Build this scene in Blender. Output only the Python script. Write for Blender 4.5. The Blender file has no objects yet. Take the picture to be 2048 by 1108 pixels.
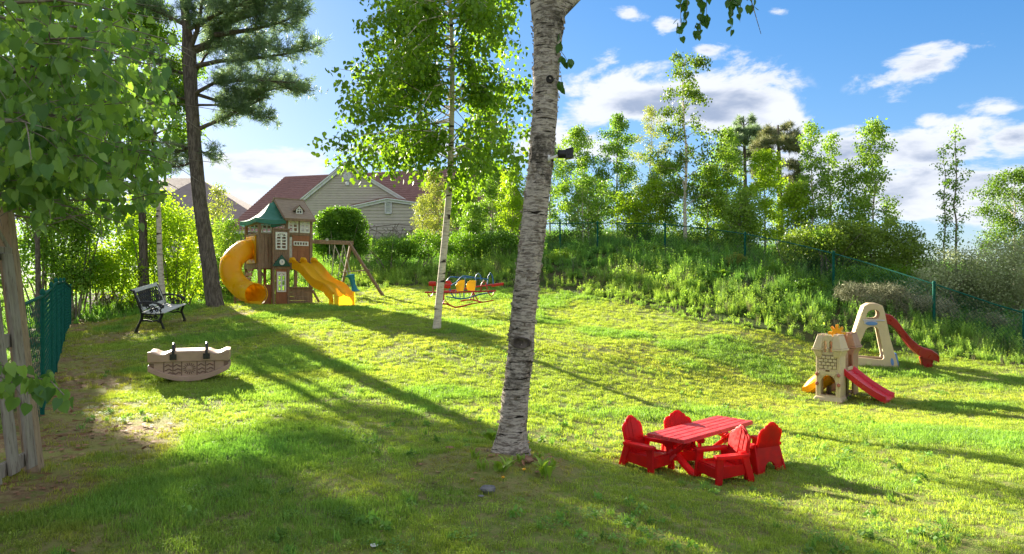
import bpy, bmesh, math, random
import numpy as np
from mathutils import Vector, Matrix
PI = math.pi
sc = bpy.context.scene
col = sc.collection
rng = np.random.default_rng(7)
random.seed(7)
# ---------------------------------------------------------------- camera
F = 1365.0; ZC = 1.5
cam = bpy.data.cameras.new('camera'); camo = bpy.data.objects.new('camera', cam); col.objects.link(camo)
cam.sensor_width = 36; cam.lens = 36 * F / 2048; cam.shift_y = 16 / 2048
cam.clip_start = .05; cam.clip_end = 2500
camo.location = (0, 0, ZC); camo.rotation_euler = (PI / 2, 0, 0)
sc.camera = camo
# ---------------------------------------------------------------- sun and sky
SUN_AZ, SUN_EL = math.radians(-36.5), math.radians(18.5)
S = Vector((math.sin(SUN_AZ) * math.cos(SUN_EL), math.cos(SUN_AZ) * math.cos(SUN_EL), math.sin(SUN_EL)))
sun = bpy.data.lights.new('sun', 'SUN'); suno = bpy.data.objects.new('sun', sun); col.objects.link(suno)
sun.energy = 3.75; sun.angle = math.radians(.55); sun.color = (1.0, .90, .72)
suno.rotation_euler = S.to_track_quat('Z', 'Y').to_euler(); suno.location = (-20, 30, 30)
sc.view_settings.view_transform = 'Standard'; sc.view_settings.look = 'None'
sc.view_settings.gamma = 1; sc.view_settings.use_curve_mapping = False
sc.view_settings.exposure = 2.78
sc.cycles.max_bounces = 7; sc.cycles.transparent_max_bounces = 12; sc.cycles.transmission_bounces = 5
sc.cycles.diffuse_bounces = 4
sc.cycles.use_denoising = True
world = bpy.data.worlds.new('World'); sc.world = world; world.use_nodes = True
def world_nodes():
    nt = world.node_tree; N = nt.nodes; L = nt.links; N.clear()
    def nd(t, **k):
        n = N.new(t)
        for a, b in k.items(): setattr(n, a, b)
        return n
    def lk(a, s): L.new(a, s)
    def M(op, a, b=None, c=None, clamp=False):
        n = nd('ShaderNodeMath', operation=op, use_clamp=clamp)
        for i, v in enumerate((a, b, c)):
            if v is None: continue
            if isinstance(v, (int, float)): n.inputs[i].default_value = v
            else: lk(v, n.inputs[i])
        return n.outputs[0]
    def ramp(v, a, b):
        n = nd('ShaderNodeMapRange', interpolation_type='SMOOTHSTEP'); lk(v, n.inputs[0])
        n.inputs[1].default_value = a; n.inputs[2].default_value = b; return n.outputs[0]
    def mixc(f, a, b):
        n = nd('ShaderNodeMix', data_type='RGBA')
        for i, v in ((0, f), (6, a), (7, b)):
            if isinstance(v, (int, float)): n.inputs[i].default_value = v
            elif isinstance(v, tuple): n.inputs[i].default_value = v + (1,)
            else: lk(v, n.inputs[i])
        return n.outputs[2]
    out = nd('ShaderNodeOutputWorld'); bg = nd('ShaderNodeBackground'); lk(bg.outputs[0], out.inputs[0])
    sky = nd('ShaderNodeTexSky', sky_type='NISHITA', sun_disc=False, sun_elevation=SUN_EL, sun_rotation=SUN_AZ,
             air_density=1.0, dust_density=.25, ozone_density=2.5)
    bg.inputs[1].default_value = SKY_STRENGTH
    tc = nd('ShaderNodeTexCoord'); sp = nd('ShaderNodeSeparateXYZ'); lk(tc.outputs['Generated'], sp.inputs[0])
    ay = M('MAXIMUM', M('ABSOLUTE', sp.outputs[1]), .02)
    X = M('DIVIDE', sp.outputs[0], ay); Z = M('DIVIDE', sp.outputs[2], ay)
    # saturate the blue away from the sun
    hs = nd('ShaderNodeHueSaturation'); hs.inputs['Saturation'].default_value = 1.42; hs.inputs['Value'].default_value = .63
    v1 = nd('ShaderNodeVectorMath', operation='MULTIPLY_ADD'); lk(sky.outputs[0], v1.inputs[0]); v1.inputs[1].default_value = (.13, .13, .13); v1.inputs[2].default_value = (1, 1, 1)
    v2 = nd('ShaderNodeVectorMath', operation='DIVIDE'); lk(sky.outputs[0], v2.inputs[0]); lk(v1.outputs[0], v2.inputs[1]); lk(v2.outputs[0], hs.inputs['Color'])
    skyc = mixc(1.0, hs.outputs[0], (.84, .93, 1.16)); skyc.node.blend_type = 'MULTIPLY'
    # clouds
    no = nd('ShaderNodeTexNoise'); no.inputs['Scale'].default_value = 7.5; no.inputs['Detail'].default_value = 10; no.inputs['Roughness'].default_value = .62
    no.inputs['Distortion'].default_value = .25
    mp = nd('ShaderNodeMapping'); lk(tc.outputs['Generated'], mp.inputs[0]); mp.inputs['Scale'].default_value = (1, 1, 2.3); mp.inputs['Location'].default_value = (.3, .1, .2)
    lk(mp.outputs[0], no.inputs['Vector'])
    def blob(px, py, rx, ry, rot=0, w=1):
        cx, cz = (px - 1024) / F, (570 - py) / F; rx /= F; ry /= F
        dx = M('SUBTRACT', X, cx); dz = M('SUBTRACT', Z, cz)
        c, s = math.cos(rot), math.sin(rot)
        u = M('DIVIDE', M('ADD', M('MULTIPLY', dx, c), M('MULTIPLY', dz, s)), rx)
        v = M('DIVIDE', M('SUBTRACT', M('MULTIPLY', dz, c), M('MULTIPLY', dx, s)), ry)
        r = M('SQRT', M('ADD', M('MULTIPLY', u, u), M('MULTIPLY', v, v)))
        return M('MULTIPLY', M('SUBTRACT', 1, r, clamp=True), w)
    blobs = [(1300, 195, 350, 125, .05, 1.3), (1490, 240, 270, 95, -.25, 1.35), (1180, 290, 210, 70, 0, 1.1), (1255, 30, 90, 34, -.15, 1.0), (1325, 48, 50, 30, 0, .9),
             (1415, 100, 60, 28, .2, .9), (1855, 130, 190, 66, .35, 1.2), (1700, 300, 230, 85, 0, 1.35), (1880, 285, 230, 65, .08, 1.3), (1855, 245, 60, 32, .2, 1.0), (2010, 215, 120, 30, 0, .9),
             (2040, 270, 170, 60, 0, 1.25), (1850, 385, 450, 90, 0, 1.5), (2300, 330, 300, 90, 0, 1.1), (1560, 20, 30, 14, 0, .5), (760, 300, 190, 34, 0, 1.0), (560, 345, 320, 60, 0, 1.25), (450, 400, 420, 60, 0, 1.2),
             (1560, 330, 160, 60, 0, 1.0), (-300, 250, 400, 90, 0, 1), (-1200, 500, 700, 150, 0, 1), (2900, 450, 700, 150, 0, 1), (500, -700, 500, 200, .2, 1), (1500, -900, 500, 200, -.2, 1)]
    acc = None
    for b in blobs:
        o = blob(*b); acc = o if acc is None else M('MAXIMUM', acc, o)
    # extra cloud added outside the view, overhead and behind, to brighten the shade
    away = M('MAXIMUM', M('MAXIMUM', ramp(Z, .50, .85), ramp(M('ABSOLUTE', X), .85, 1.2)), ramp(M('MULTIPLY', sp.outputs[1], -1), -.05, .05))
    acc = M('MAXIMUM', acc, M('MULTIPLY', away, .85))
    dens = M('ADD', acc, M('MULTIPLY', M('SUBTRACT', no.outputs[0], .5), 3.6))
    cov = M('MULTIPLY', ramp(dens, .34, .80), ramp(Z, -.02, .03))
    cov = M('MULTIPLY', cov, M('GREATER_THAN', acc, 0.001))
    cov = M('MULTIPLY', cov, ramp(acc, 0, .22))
    no2 = nd('ShaderNodeTexNoise'); no2.inputs['Scale'].default_value = 7; no2.inputs['Detail'].default_value = 6
    mp2 = nd('ShaderNodeMapping'); lk(tc.outputs['Generated'], mp2.inputs[0]); mp2.inputs['Scale'].default_value = (1, 1, 3); mp2.inputs['Location'].default_value = (.3, .1, .26)
    lk(mp2.outputs[0], no2.inputs['Vector'])
    thick = M('MULTIPLY', ramp(dens, .62, 1.35), ramp(no2.outputs[0], .38, .58))
    cc = mixc(thick, CLOUD_LIT, CLOUD_DARK)
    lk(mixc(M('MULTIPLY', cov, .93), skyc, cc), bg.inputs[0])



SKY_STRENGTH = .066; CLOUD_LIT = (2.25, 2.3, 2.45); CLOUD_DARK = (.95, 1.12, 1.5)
world_nodes()
# ---------------------------------------------------------------- pixel helpers (photo geometry -> metres)
def W(px, py, D): return Vector(((px - 1024) / F * D, D, ZC - (py - 570) / F * D))
# ---------------------------------------------------------------- terrain
EDGE_PX = [(640, 582, 25), (780, 575, 24), (950, 576, 22.8), (1080, 580, 22), (1200, 598, 20), (1300, 618, 18.4), (1400, 643, 16.8), (1500, 660, 15.8), (1600, 682, 15.2), (1720, 702, 14.8), (1868, 714, 14.2), (2048, 735, 13.3)]
CP = [(1030, 926, 5.75), (1400, 948, 6.1), (1500, 945, 6.15), (1657, 803, 11.4), (1760, 803, 11.3), (1745, 735, 13.8), (1300, 800, 9.7), (1200, 700, 12.6), (1080, 640, 16.6),
      (382, 760, 9.5), (275, 666, 14.3), (367, 643, 15.4), (430, 611, 18), (520, 611, 20.2), (685, 611, 20.2), (768, 593, 21.9), (873, 656, 14), (930, 622, 17.4), (80, 945, 5.2), (700, 700, 12),
      (2048, 900, 6.8), (133, 650, 17), (440, 606, 21), (200, 610, 22),
      (1195, 502, 26), (1330, 504, 26), (1490, 530, 23), (1668, 582, 19.5), (1868, 655, 16.8), (2048, 719, 15.4), (1050, 500, 29), (1250, 548, 22.6), (1420, 580, 19.6), (1580, 625, 17.3),
      (900, 520, 29), (700, 560, 27), (760, 482, 44), (860, 486, 44), (680, 500, 40), (480, 545, 44), (300, 560, 40), (1400, 485, 34), (1700, 560, 26), (1950, 600, 23), (1100, 470, 38), (150, 590, 30)] + EDGE_PX
cps = [tuple(W(*c)) for c in CP]
cps += [(0, 2, .02), (-3.2, 3, -.02), (3, 3, -.08), (6, 4.5, -.15), (0, -6, 0), (-9, -5, -.1), (9, -5, -.2), (-9, 6, .0), (-14, 12, .2), (-20, 20, .5), (16, 8, -.2), (20, 16, 0), (28, 24, .6), (24, 5, -.3),
        (-45, 45, 1), (-45, 0, 0), (45, 0, -.3), (45, 45, 2), (0, 70, 4.0), (-40, 75, 2.5), (40, 75, 3.2), (0, -40, 0), (-40, -40, 0), (40, -40, 0)]
CPA = np.array(cps)
def _rbf():
    P = CPA[:, :2]; n = len(P)
    d = np.linalg.norm(P[:, None] - P[None], axis=2)
    K = -np.sqrt(d * d + .8)
    A = np.zeros((n + 3, n + 3)); A[:n, :n] = K + np.eye(n) * -.02
    A[:n, n] = 1; A[:n, n + 1:] = P; A[n, :n] = 1; A[n + 1:, :n] = P.T
    return np.linalg.solve(A, np.concatenate([CPA[:, 2], [0, 0, 0]]))
RW = _rbf()
def gz_arr(x, y):
    x = np.asarray(x, float).ravel(); y = np.asarray(y, float).ravel(); o = np.empty(len(x))
    for i in range(0, len(x), 20000):
        a, b = x[i:i + 20000], y[i:i + 20000]
        d2 = (a[:, None] - CPA[None, :, 0]) ** 2 + (b[:, None] - CPA[None, :, 1]) ** 2
        z = -np.sqrt(d2 + .8) @ RW[:-3] + RW[-3] + a * RW[-2] + b * RW[-1]
        r = np.hypot(a, b); f = np.clip((r - 75) / 60, 0, 1); f = f * f * (3 - 2 * f)
        z = np.clip(z, -6, 8)
        o[i:i + 20000] = z * (1 - f) + (.5) * f
    return o
def gz(x, y): return float(gz_arr([x], [y])[0])
def G(px, py, d0=3.0, d1=60.0):
    """where the sight line through a photo pixel meets the ground"""
    ds = np.linspace(d0, d1, 1200); xs = (px - 1024) / F * ds; zs = ZC - (py - 570) / F * ds
    g = gz_arr(xs, ds); k = np.where(zs <= g)[0]
    i = k[0] if len(k) else len(ds) - 1
    D = ds[i]; return Vector((xs[i], D, g[i]))
def inside(poly, x, y):
    x = np.asarray(x); y = np.asarray(y); c = np.zeros(x.shape, bool); n = len(poly)
    for i in range(n):
        x0, y0 = poly[i]; x1, y1 = poly[(i + 1) % n]
        if y0 == y1: continue
        t = ((y0 > y) != (y1 > y)) & (x < (x1 - x0) * (y - y0) / (y1 - y0) + x0); c ^= t
    return c
def dist_poly(poly, x, y, closed=True):
    x = np.asarray(x, float); y = np.asarray(y, float); best = np.full(x.shape, 1e9); n = len(poly)
    for i in range(n if closed else n - 1):
        a = np.array(poly[i]); b = np.array(poly[(i + 1) % n]); v = b - a
        t = np.clip(((x - a[0]) * v[0] + (y - a[1]) * v[1]) / max(v @ v, 1e-9), 0, 1)
        best = np.minimum(best, np.hypot(x - a[0] - t * v[0], y - a[1] - t * v[1]))
    return best
LEFT_F = [(-3.9, 5.2), (-4.35, 6.4), (-7.5, 11.4), (-11.1, 17.0)]
_e = [tuple(W(*c)[:2]) for c in EDGE_PX]
LAWN = [(-8, -20), (-3.2, 2), (-3.5, 4.0)] + LEFT_F + [(-10.2, 17.0), (-8.9, 17.2), (-8.2, 18.6), (-8.9, 21.5), (-8.0, 23.5)] + _e + [(16, 12), (30, 10), (40, -20)]
def vnoise(x, y, s, seed=0):
    """cheap smooth value noise for densities and heights"""
    x = np.asarray(x) / s + seed * 13.7; y = np.asarray(y) / s + seed * 7.1
    xi = np.floor(x).astype(int); yi = np.floor(y).astype(int); fx = x - xi; fy = y - yi
    fx = fx * fx * (3 - 2 * fx); fy = fy * fy * (3 - 2 * fy)
    def h(a, b):
        v = np.sin(a * 127.1 + b * 311.7 + seed * 74.7) * 43758.5453; return v - np.floor(v)
    return (h(xi, yi) * (1 - fx) + h(xi + 1, yi) * fx) * (1 - fy) + (h(xi, yi + 1) * (1 - fx) + h(xi + 1, yi + 1) * fx) * fy
def fbm(x, y, s, seed=0): return (vnoise(x, y, s, seed) * 4 + vnoise(x, y, s / 2.1, seed + 1) * 2 + vnoise(x, y, s / 4.3, seed + 2)) / 7
def lawn_mask(x, y):
    ins = inside(LAWN, x, y); d = dist_poly(LAWN, x, y)
    return np.where(ins, 1, -1) * d
def dirt_mask(x, y):
    """bare and mossy earth along the left fence, beside the bench and round the near birch"""
    d = dist_poly(LEFT_F, x, y, False) - .2
    a = np.clip(1 - d / 1.05, 0, 1)
    b = np.clip(1 - np.hypot((x + 7.6) / 2.4, (y - 15.6) / 1.7), 0, 1) * .8
    c = np.clip(1 - np.hypot((x - .03) / .85, (y - 5.45) / .7), 0, 1) * 2.0
    e = np.clip(1 - np.hypot((x + 2.9) / 1.5, (y - 3.7) / .8), 0, 1) * .2
    m = np.maximum.reduce([a, b, c, e])
    return np.clip(m * .95 + (fbm(x, y, .8, 3) - .52) * 2.6 * (m > .02) * np.clip(m * 4, 0, 1), 0, 1)
# ---------------------------------------------------------------- materials
MATS = {}
def newmat(name):
    m = bpy.data.materials.new(name); m.use_nodes = True; m.node_tree.nodes.clear(); MATS[name] = m
    nt = m.node_tree; N = nt.nodes; L = nt.links
    def nd(t, **k):
        n = N.new(t)
        for a, b in k.items(): setattr(n, a, b)
        return n
    return m, nd, (lambda a, b: L.new(a, b))
def mixc(nd, lk, f, a, b, mode='MIX'):
    n = nd('ShaderNodeMix', data_type='RGBA', blend_type=mode)
    for i, v in ((0, f), (6, a), (7, b)):
        if isinstance(v, (int, float)): n.inputs[i].default_value = v
        elif isinstance(v, tuple): n.inputs[i].default_value = tuple(v[:3]) + (1,)
        else: lk(v, n.inputs[i])
    return n.outputs[2]
def noise(nd, lk, scale, detail=4, rough=.55, sc3=(1, 1, 1), coord='Object', dist=0):
    tc = nd('ShaderNodeTexCoord'); mp = nd('ShaderNodeMapping'); lk(tc.outputs[coord], mp.inputs[0]); mp.inputs['Scale'].default_value = sc3
    n = nd('ShaderNodeTexNoise'); lk(mp.outputs[0], n.inputs['Vector']); n.inputs['Scale'].default_value = scale
    n.inputs['Detail'].default_value = detail; n.inputs['Roughness'].default_value = rough; n.inputs['Distortion'].default_value = dist
    return n.outputs[0]
def mapr(nd, lk, v, a, b, c=0, d=1, smooth=True):
    n = nd('ShaderNodeMapRange', interpolation_type='SMOOTHSTEP' if smooth else 'LINEAR'); lk(v, n.inputs[0])
    for i, q in enumerate((a, b, c, d)): n.inputs[i + 1].default_value = q
    return n.outputs[0]
def surf(name, c1, c2=None, scale=8, rough=.6, bump=.0, bscale=40, sc3=(1, 1, 1), spec=.4, lo=.35, hi=.65, c3=None, s3=60, metal=0, coord='Object', trans=0, sheen=0, bdist=.01, dist=0):
    m, nd, lk = newmat(name)
    out = nd('ShaderNodeOutputMaterial'); p = nd('ShaderNodeBsdfPrincipled')
    c2 = c2 or c1
    f = mapr(nd, lk, noise(nd, lk, scale, 5, .6, sc3, coord, dist), lo, hi)
    c = mixc(nd, lk, f, c1, c2)
    if c3:
        g = mapr(nd, lk, noise(nd, lk, s3, 3, .6, sc3, coord), .56, .68); c = mixc(nd, lk, g, c, c3)
    lk(c, p.inputs['Base Color']); p.inputs['Roughness'].default_value = rough; p.inputs['Specular IOR Level'].default_value = spec; p.inputs['Metallic'].default_value = metal
    rr = mapr(nd, lk, noise(nd, lk, scale * 3, 3), .3, .7, max(rough - .1, .05), min(rough + .12, 1)); lk(rr, p.inputs['Roughness'])
    if bump:
        b = nd('ShaderNodeBump'); b.inputs['Strength'].default_value = bump; b.inputs['Distance'].default_value = bdist
        lk(noise(nd, lk, bscale, 5, .6, sc3, coord, dist), b.inputs['Height']); lk(b.outputs[0], p.inputs['Normal'])
    if trans:
        t = nd('ShaderNodeBsdfTranslucent'); lk(c, t.inputs[0]); x = nd('ShaderNodeMixShader'); x.inputs[0].default_value = trans
        lk(p.outputs[0], x.inputs[1]); lk(t.outputs[0], x.inputs[2]); lk(x.outputs[0], out.inputs[0])
    else: lk(p.outputs[0], out.inputs[0])
    return m
def leafmat(name, dark, light, trans=.42, tcol=(1.25, 1.15, .55), tint=False, rough=.5, spec=.35):
    """foliage: colour varies from leaf to leaf through the mesh attribute 'var'; light passes through it"""
    m, nd, lk = newmat(name)
    out = nd('ShaderNodeOutputMaterial'); p = nd('ShaderNodeBsdfPrincipled')
    at = nd('ShaderNodeAttribute', attribute_name='var'); c = mixc(nd, lk, at.outputs['Fac'], dark, light)
    if tint:
        ti = nd('ShaderNodeAttribute', attribute_name='tint', attribute_type='INSTANCER'); c = mixc(nd, lk, 1.0, c, ti.outputs['Color'], 'MULTIPLY')
    lk(c, p.inputs['Base Color']); p.inputs['Roughness'].default_value = rough; p.inputs['Specular IOR Level'].default_value = spec
    tc = mixc(nd, lk, 1.0, c, tcol, 'MULTIPLY')
    t = nd('ShaderNodeBsdfTranslucent'); lk(tc, t.inputs[0]); x = nd('ShaderNodeMixShader'); x.inputs[0].default_value = trans
    lk(p.outputs[0], x.inputs[1]); lk(t.outputs[0], x.inputs[2]); lk(x.outputs[0], out.inputs[0])
    return m
# ---------------------------------------------------------------- mesh builder
ORG = {}
class MB:
    def __init__(s, M=None): s.v = []; s.f = []; s.M = M
    def add(s, vs, fs):
        b = len(s.v); s.v += [tuple(s.M @ Vector(v)) if s.M else tuple(v) for v in vs]; s.f += [tuple(b + i for i in f) for f in fs]; return s
    def box(s, c, d, R=None):
        x, y, z = d[0] / 2, d[1] / 2, d[2] / 2
        vs = [Vector((a * x, b * y, e * z)) for a in (-1, 1) for b in (-1, 1) for e in (-1, 1)]
        if R is not None: vs = [R @ v for v in vs]
        c = Vector(c)
        return s.add([v + c for v in vs], [(0, 1, 3, 2), (4, 6, 7, 5), (0, 4, 5, 1), (2, 3, 7, 6), (0, 2, 6, 4), (1, 5, 7, 3)])
    def b2(s, x0, x1, y0, y1, z0, z1): return s.box(((x0 + x1) / 2, (y0 + y1) / 2, (z0 + z1) / 2), (abs(x1 - x0), abs(y1 - y0), abs(z1 - z0)))
    def beam(s, a, b, w, h=None, up=(0, 0, 1)):
        a = Vector(a); b = Vector(b); h = h or w; d = (b - a); L = d.length; d.normalize(); u = Vector(up)
        r = d.cross(u)
        if r.length < 1e-4: r = d.cross(Vector((1, 0, 0)))
        r.normalize(); u = r.cross(d).normalized()
        return s.box((a + b) / 2, (w, L, h), Matrix((r, d, u)).transposed())
    def hexa(s, lo, hi): return s.add(list(lo) + list(hi), [(3, 2, 1, 0), (4, 5, 6, 7), (0, 1, 5, 4), (1, 2, 6, 5), (2, 3, 7, 6), (3, 0, 4, 7)])
    def tube(s, pts, r, n=8, cap=True, prof=None, closed=False):
        pts = [Vector(p) for p in pts]; k = len(pts); rs = r if hasattr(r, '__len__') else [r] * k
        vs = []; t0 = None; ref = Vector((0, 0, 1)); prev = None
        for i, p in enumerate(pts):
            if closed: t = pts[(i + 1) % k] - pts[i - 1]
            else: t = pts[min(i + 1, k - 1)] - pts[max(i - 1, 0)]
            if t.length < 1e-9: t = Vector((0, 0, 1))
            t.normalize()
            if prev is None:
                a = t.cross(Vector((0, 0, 1)) if abs(t.z) < .9 else Vector((1, 0, 0))).normalized()
            else:
                a = prev - t * prev.dot(t)
                a = a.normalized() if a.length > 1e-6 else t.orthogonal().normalized()
            prev = a; b = t.cross(a)
            for j in range(n):
                q = 2 * PI * j / n; vs.append(p + (a * math.cos(q) + b * math.sin(q)) * rs[i])
        fs = []
        for i in range(k if closed else k - 1):
            for j in range(n):
                i2 = (i + 1) % k; fs.append((i * n + j, i * n + (j + 1) % n, i2 * n + (j + 1) % n, i2 * n + j))
        if cap and not closed: fs += [tuple(range(n))[::-1], tuple((k - 1) * n + j for j in range(n))]
        return s.add(vs, fs)
    def cyl(s, a, b, r, n=12): return s.tube([a, b], r, n)
    def plate(s, outer, holes, thick, Mx=None, bevel=0, smoothp=None):
        """flat panel with real holes, filled by a 2D curve and given its thickness; local xy outline, z thickness"""
        cu = bpy.data.curves.new('tmp', 'CURVE'); cu.dimensions = '2D'; cu.fill_mode = 'BOTH'; cu.extrude = thick / 2; cu.bevel_depth = bevel; cu.bevel_resolution = 1
        for loop in [outer] + list(holes):
            sp = cu.splines.new('POLY'); sp.points.add(len(loop) - 1)
            for i, p in enumerate(loop): sp.points[i].co = (p[0], p[1], 0, 1)
            sp.use_cyclic_u = True
        o = bpy.data.objects.new('tmp', cu); me = o.to_mesh()
        vs = [v.co.copy() for v in me.vertices]; fs = [tuple(p.vertices) for p in me.polygons]
        o.to_mesh_clear(); bpy.data.objects.remove(o); bpy.data.curves.remove(cu)
        if Mx is not None: vs = [Mx @ v for v in vs]
        return s.add(vs, fs)
    def lathe(s, c, prof, n=16, axis='z', a0=0, a1=2 * PI):
        vs = []; full = abs(a1 - a0 - 2 * PI) < 1e-6; m = n if full else n + 1
        for r, h in prof:
            for j in range(m):
                q = a0 + (a1 - a0) * j / n; x, y = r * math.cos(q), r * math.sin(q)
                vs.append(Vector((x, y, h)) if axis == 'z' else (Vector((h, x, y)) if axis == 'x' else Vector((x, h, y))))
        fs = []
        for i in range(len(prof) - 1):
            for j in range(n):
                fs.append((i * m + j, i * m + (j + 1) % m, (i + 1) * m + (j + 1) % m, (i + 1) * m + j))
        c = Vector(c); return s.add([v + c for v in vs], fs)
    def strip(s, secs, closed=False):
        """loft: list of cross-sections with the same number of points"""
        n = len(secs[0]); vs = [p for q in secs for p in q]; fs = []
        for i in range(len(secs) - 1):
            for j in range(n if closed else n - 1):
                fs.append((i * n + j, i * n + (j + 1) % n, (i + 1) * n + (j + 1) % n, (i + 1) * n + j))
        if closed: fs += [tuple(range(n))[::-1], tuple((len(secs) - 1) * n + j for j in range(n))]
        return s.add(vs, fs)
    def build(s, name, mat, parent=None, smooth=None, bevel=0, seg=2, org=None, label=None, cat=None, group=None, kind=None):
        o = Vector(org) if org is not None else (ORG.get(parent.name, Vector()) if parent else Vector())
        me = bpy.data.meshes.new(name); me.from_pydata([(v[0] - o.x, v[1] - o.y, v[2] - o.z) for v in s.v], [], s.f)
        me.materials.append(mat); me.validate(); 
        bm = bmesh.new(); bm.from_mesh(me); bmesh.ops.recalc_face_normals(bm, faces=bm.faces); bm.to_mesh(me); bm.free()
        if smooth is not None:
            me.polygons.foreach_set('use_smooth', [True] * len(me.polygons)); me.set_sharp_from_angle(angle=math.radians(smooth))
        ob = bpy.data.objects.new(name, me); col.objects.link(ob)
        if bevel:
            b = ob.modifiers.new('bevel', 'BEVEL'); b.width = bevel; b.segments = seg; b.limit_method = 'ANGLE'; b.angle_limit = math.radians(40)
        if parent: ob.parent = parent; ORG[ob.name] = o
        else: ob.location = o; ORG[ob.name] = o
        if label: tag(ob, label, cat, group)
        if kind: ob['kind'] = kind
        return ob
def tag(o, label, cat=None, group=None):
    o['label'] = label
    if cat: o['category'] = cat
    if group: o['group'] = group
    return o
def thing(name, label, cat, loc=(0, 0, 0), group=None):
    o = bpy.data.objects.new(name, None); o.empty_display_size = .1; col.objects.link(o); o.location = loc; ORG[o.name] = Vector(loc)
    return tag(o, label, cat, group)
def array_mesh(name, V, Fc, mat, parent=None, var=None, org=None, smooth=False, kind=None, link=True):
    o = Vector(org) if org is not None else (ORG.get(parent.name, Vector()) if parent else Vector())
    me = bpy.data.meshes.new(name); V = np.asarray(V, np.float32).reshape(-1, 3) - np.array(o, np.float32); Fc = np.asarray(Fc, np.int32); k = Fc.shape[1]
    me.vertices.add(len(V)); me.vertices.foreach_set('co', V.ravel()); me.loops.add(Fc.size); me.loops.foreach_set('vertex_index', Fc.ravel())
    me.polygons.add(len(Fc)); me.polygons.foreach_set('loop_start', np.arange(len(Fc), dtype=np.int32) * k)
    me.update(calc_edges=True); me.materials.append(mat)
    if smooth: me.polygons.foreach_set('use_smooth', np.ones(len(Fc), bool))
    if var is not None:
        a = me.attributes.new('var', 'FLOAT', 'POINT'); a.data.foreach_set('value', np.asarray(var, np.float32))
    ob = bpy.data.objects.new(name, me)
    if link: col.objects.link(ob)
    if parent: ob.parent = parent; ORG[ob.name] = o
    else: ob.location = o; ORG[ob.name] = o
    if kind: ob['kind'] = kind
    return ob
def rot_rand(n, rg, down=0.0, tilt=1.0):
    """n rotation matrices: local +y is the leaf's length, z its normal; down pulls the tip towards the ground"""
    d = rg.normal(size=(n, 3)) * tilt; d[:, 2] -= down; d /= np.linalg.norm(d, axis=1)[:, None] + 1e-9
    r = rg.normal(size=(n, 3)); z = np.cross(d, r); z /= np.linalg.norm(z, axis=1)[:, None] + 1e-9
    x = np.cross(d, z); return np.stack([x, d, z], axis=2)
RHOMB = (np.array([(0, 0, 0), (.36, .45, .05), (0, 1, 0), (-.36, .45, .05)]), np.array([(0, 1, 2), (0, 2, 3)]))
HEART = (np.array([(0, .02, 0), (.26, -.06, .05), (.43, .14, .08), (.43, .42, .08), (.24, .74, .03), (0, 1.05, -.06), (-.24, .74, .03), (-.43, .42, .08), (-.43, .14, .08), (-.26, -.06, .05), (0, .45, -.01)]),
         np.array([(10, 0, 1), (10, 1, 2), (10, 2, 3), (10, 3, 4), (10, 4, 5), (10, 5, 6), (10, 6, 7), (10, 7, 8), (10, 8, 9), (10, 9, 0)]))
NEEDLE = (np.array([(-.012, 0, 0), (.012, 0, 0), (0, 1, 0)]), np.array([(0, 1, 2)]))
def leaves(pos, size, rg, shape=RHOMB, down=.4, tilt=1.0, R=None):
    T, Fa = shape; n = len(pos); R = rot_rand(n, rg, down, tilt) if R is None else R
    sz = (np.asarray(size) * np.ones(n))[:, None, None]
    V = np.einsum('nij,kj->nki', R, T) * sz + pos[:, None, :]
    Fc = (Fa[None] + (np.arange(n) * len(T))[:, None, None]).reshape(-1, 3)
    return V.reshape(-1, 3), Fc, len(T)
# ================================================================ ground
def make_ground():
    def axis(a, b, st, lo, hi):
        core = np.arange(a, b + 1e-6, st); left = a - np.cumsum(np.geomspace(st, (a - lo) * .22, 26)); right = b + np.cumsum(np.geomspace(st, (hi - b) * .22, 26))
        return np.concatenate([left[::-1], core, right])
    xs = axis(-14, 16, .14, -900, 900); ys = axis(2, 30, .14, -600, 1500)
    X, Y = np.meshgrid(xs, ys); x, y = X.ravel(), Y.ravel(); z = gz_arr(x, y)
    m = lawn_mask(x, y); z = z + (fbm(x, y, .5, 5) - .5) * np.where(m > 0, .035, .16) * (np.hypot(x, y - 12) < 40)
    d = np.hypot(x - .0, y - 5.65); z += .10 * np.exp(-(d / .5) ** 2)
    nx, ny = len(xs), len(ys); i = np.arange(nx * ny).reshape(ny, nx)
    Fc = np.stack([i[:-1, :-1], i[:-1, 1:], i[1:, 1:], i[1:, :-1]], -1).reshape(-1, 4)
    ob = array_mesh('ground', np.stack([x, y, z], 1), Fc, MATS['ground'], smooth=True, kind='structure')
    me = ob.data
    for nm, val in (('lawn', np.clip(m / .5 + .5, 0, 1)), ('dirt', dirt_mask(x, y))):
        a = me.attributes.new(nm, 'FLOAT', 'POINT'); a.data.foreach_set('value', val.astype(np.float32))
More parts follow.
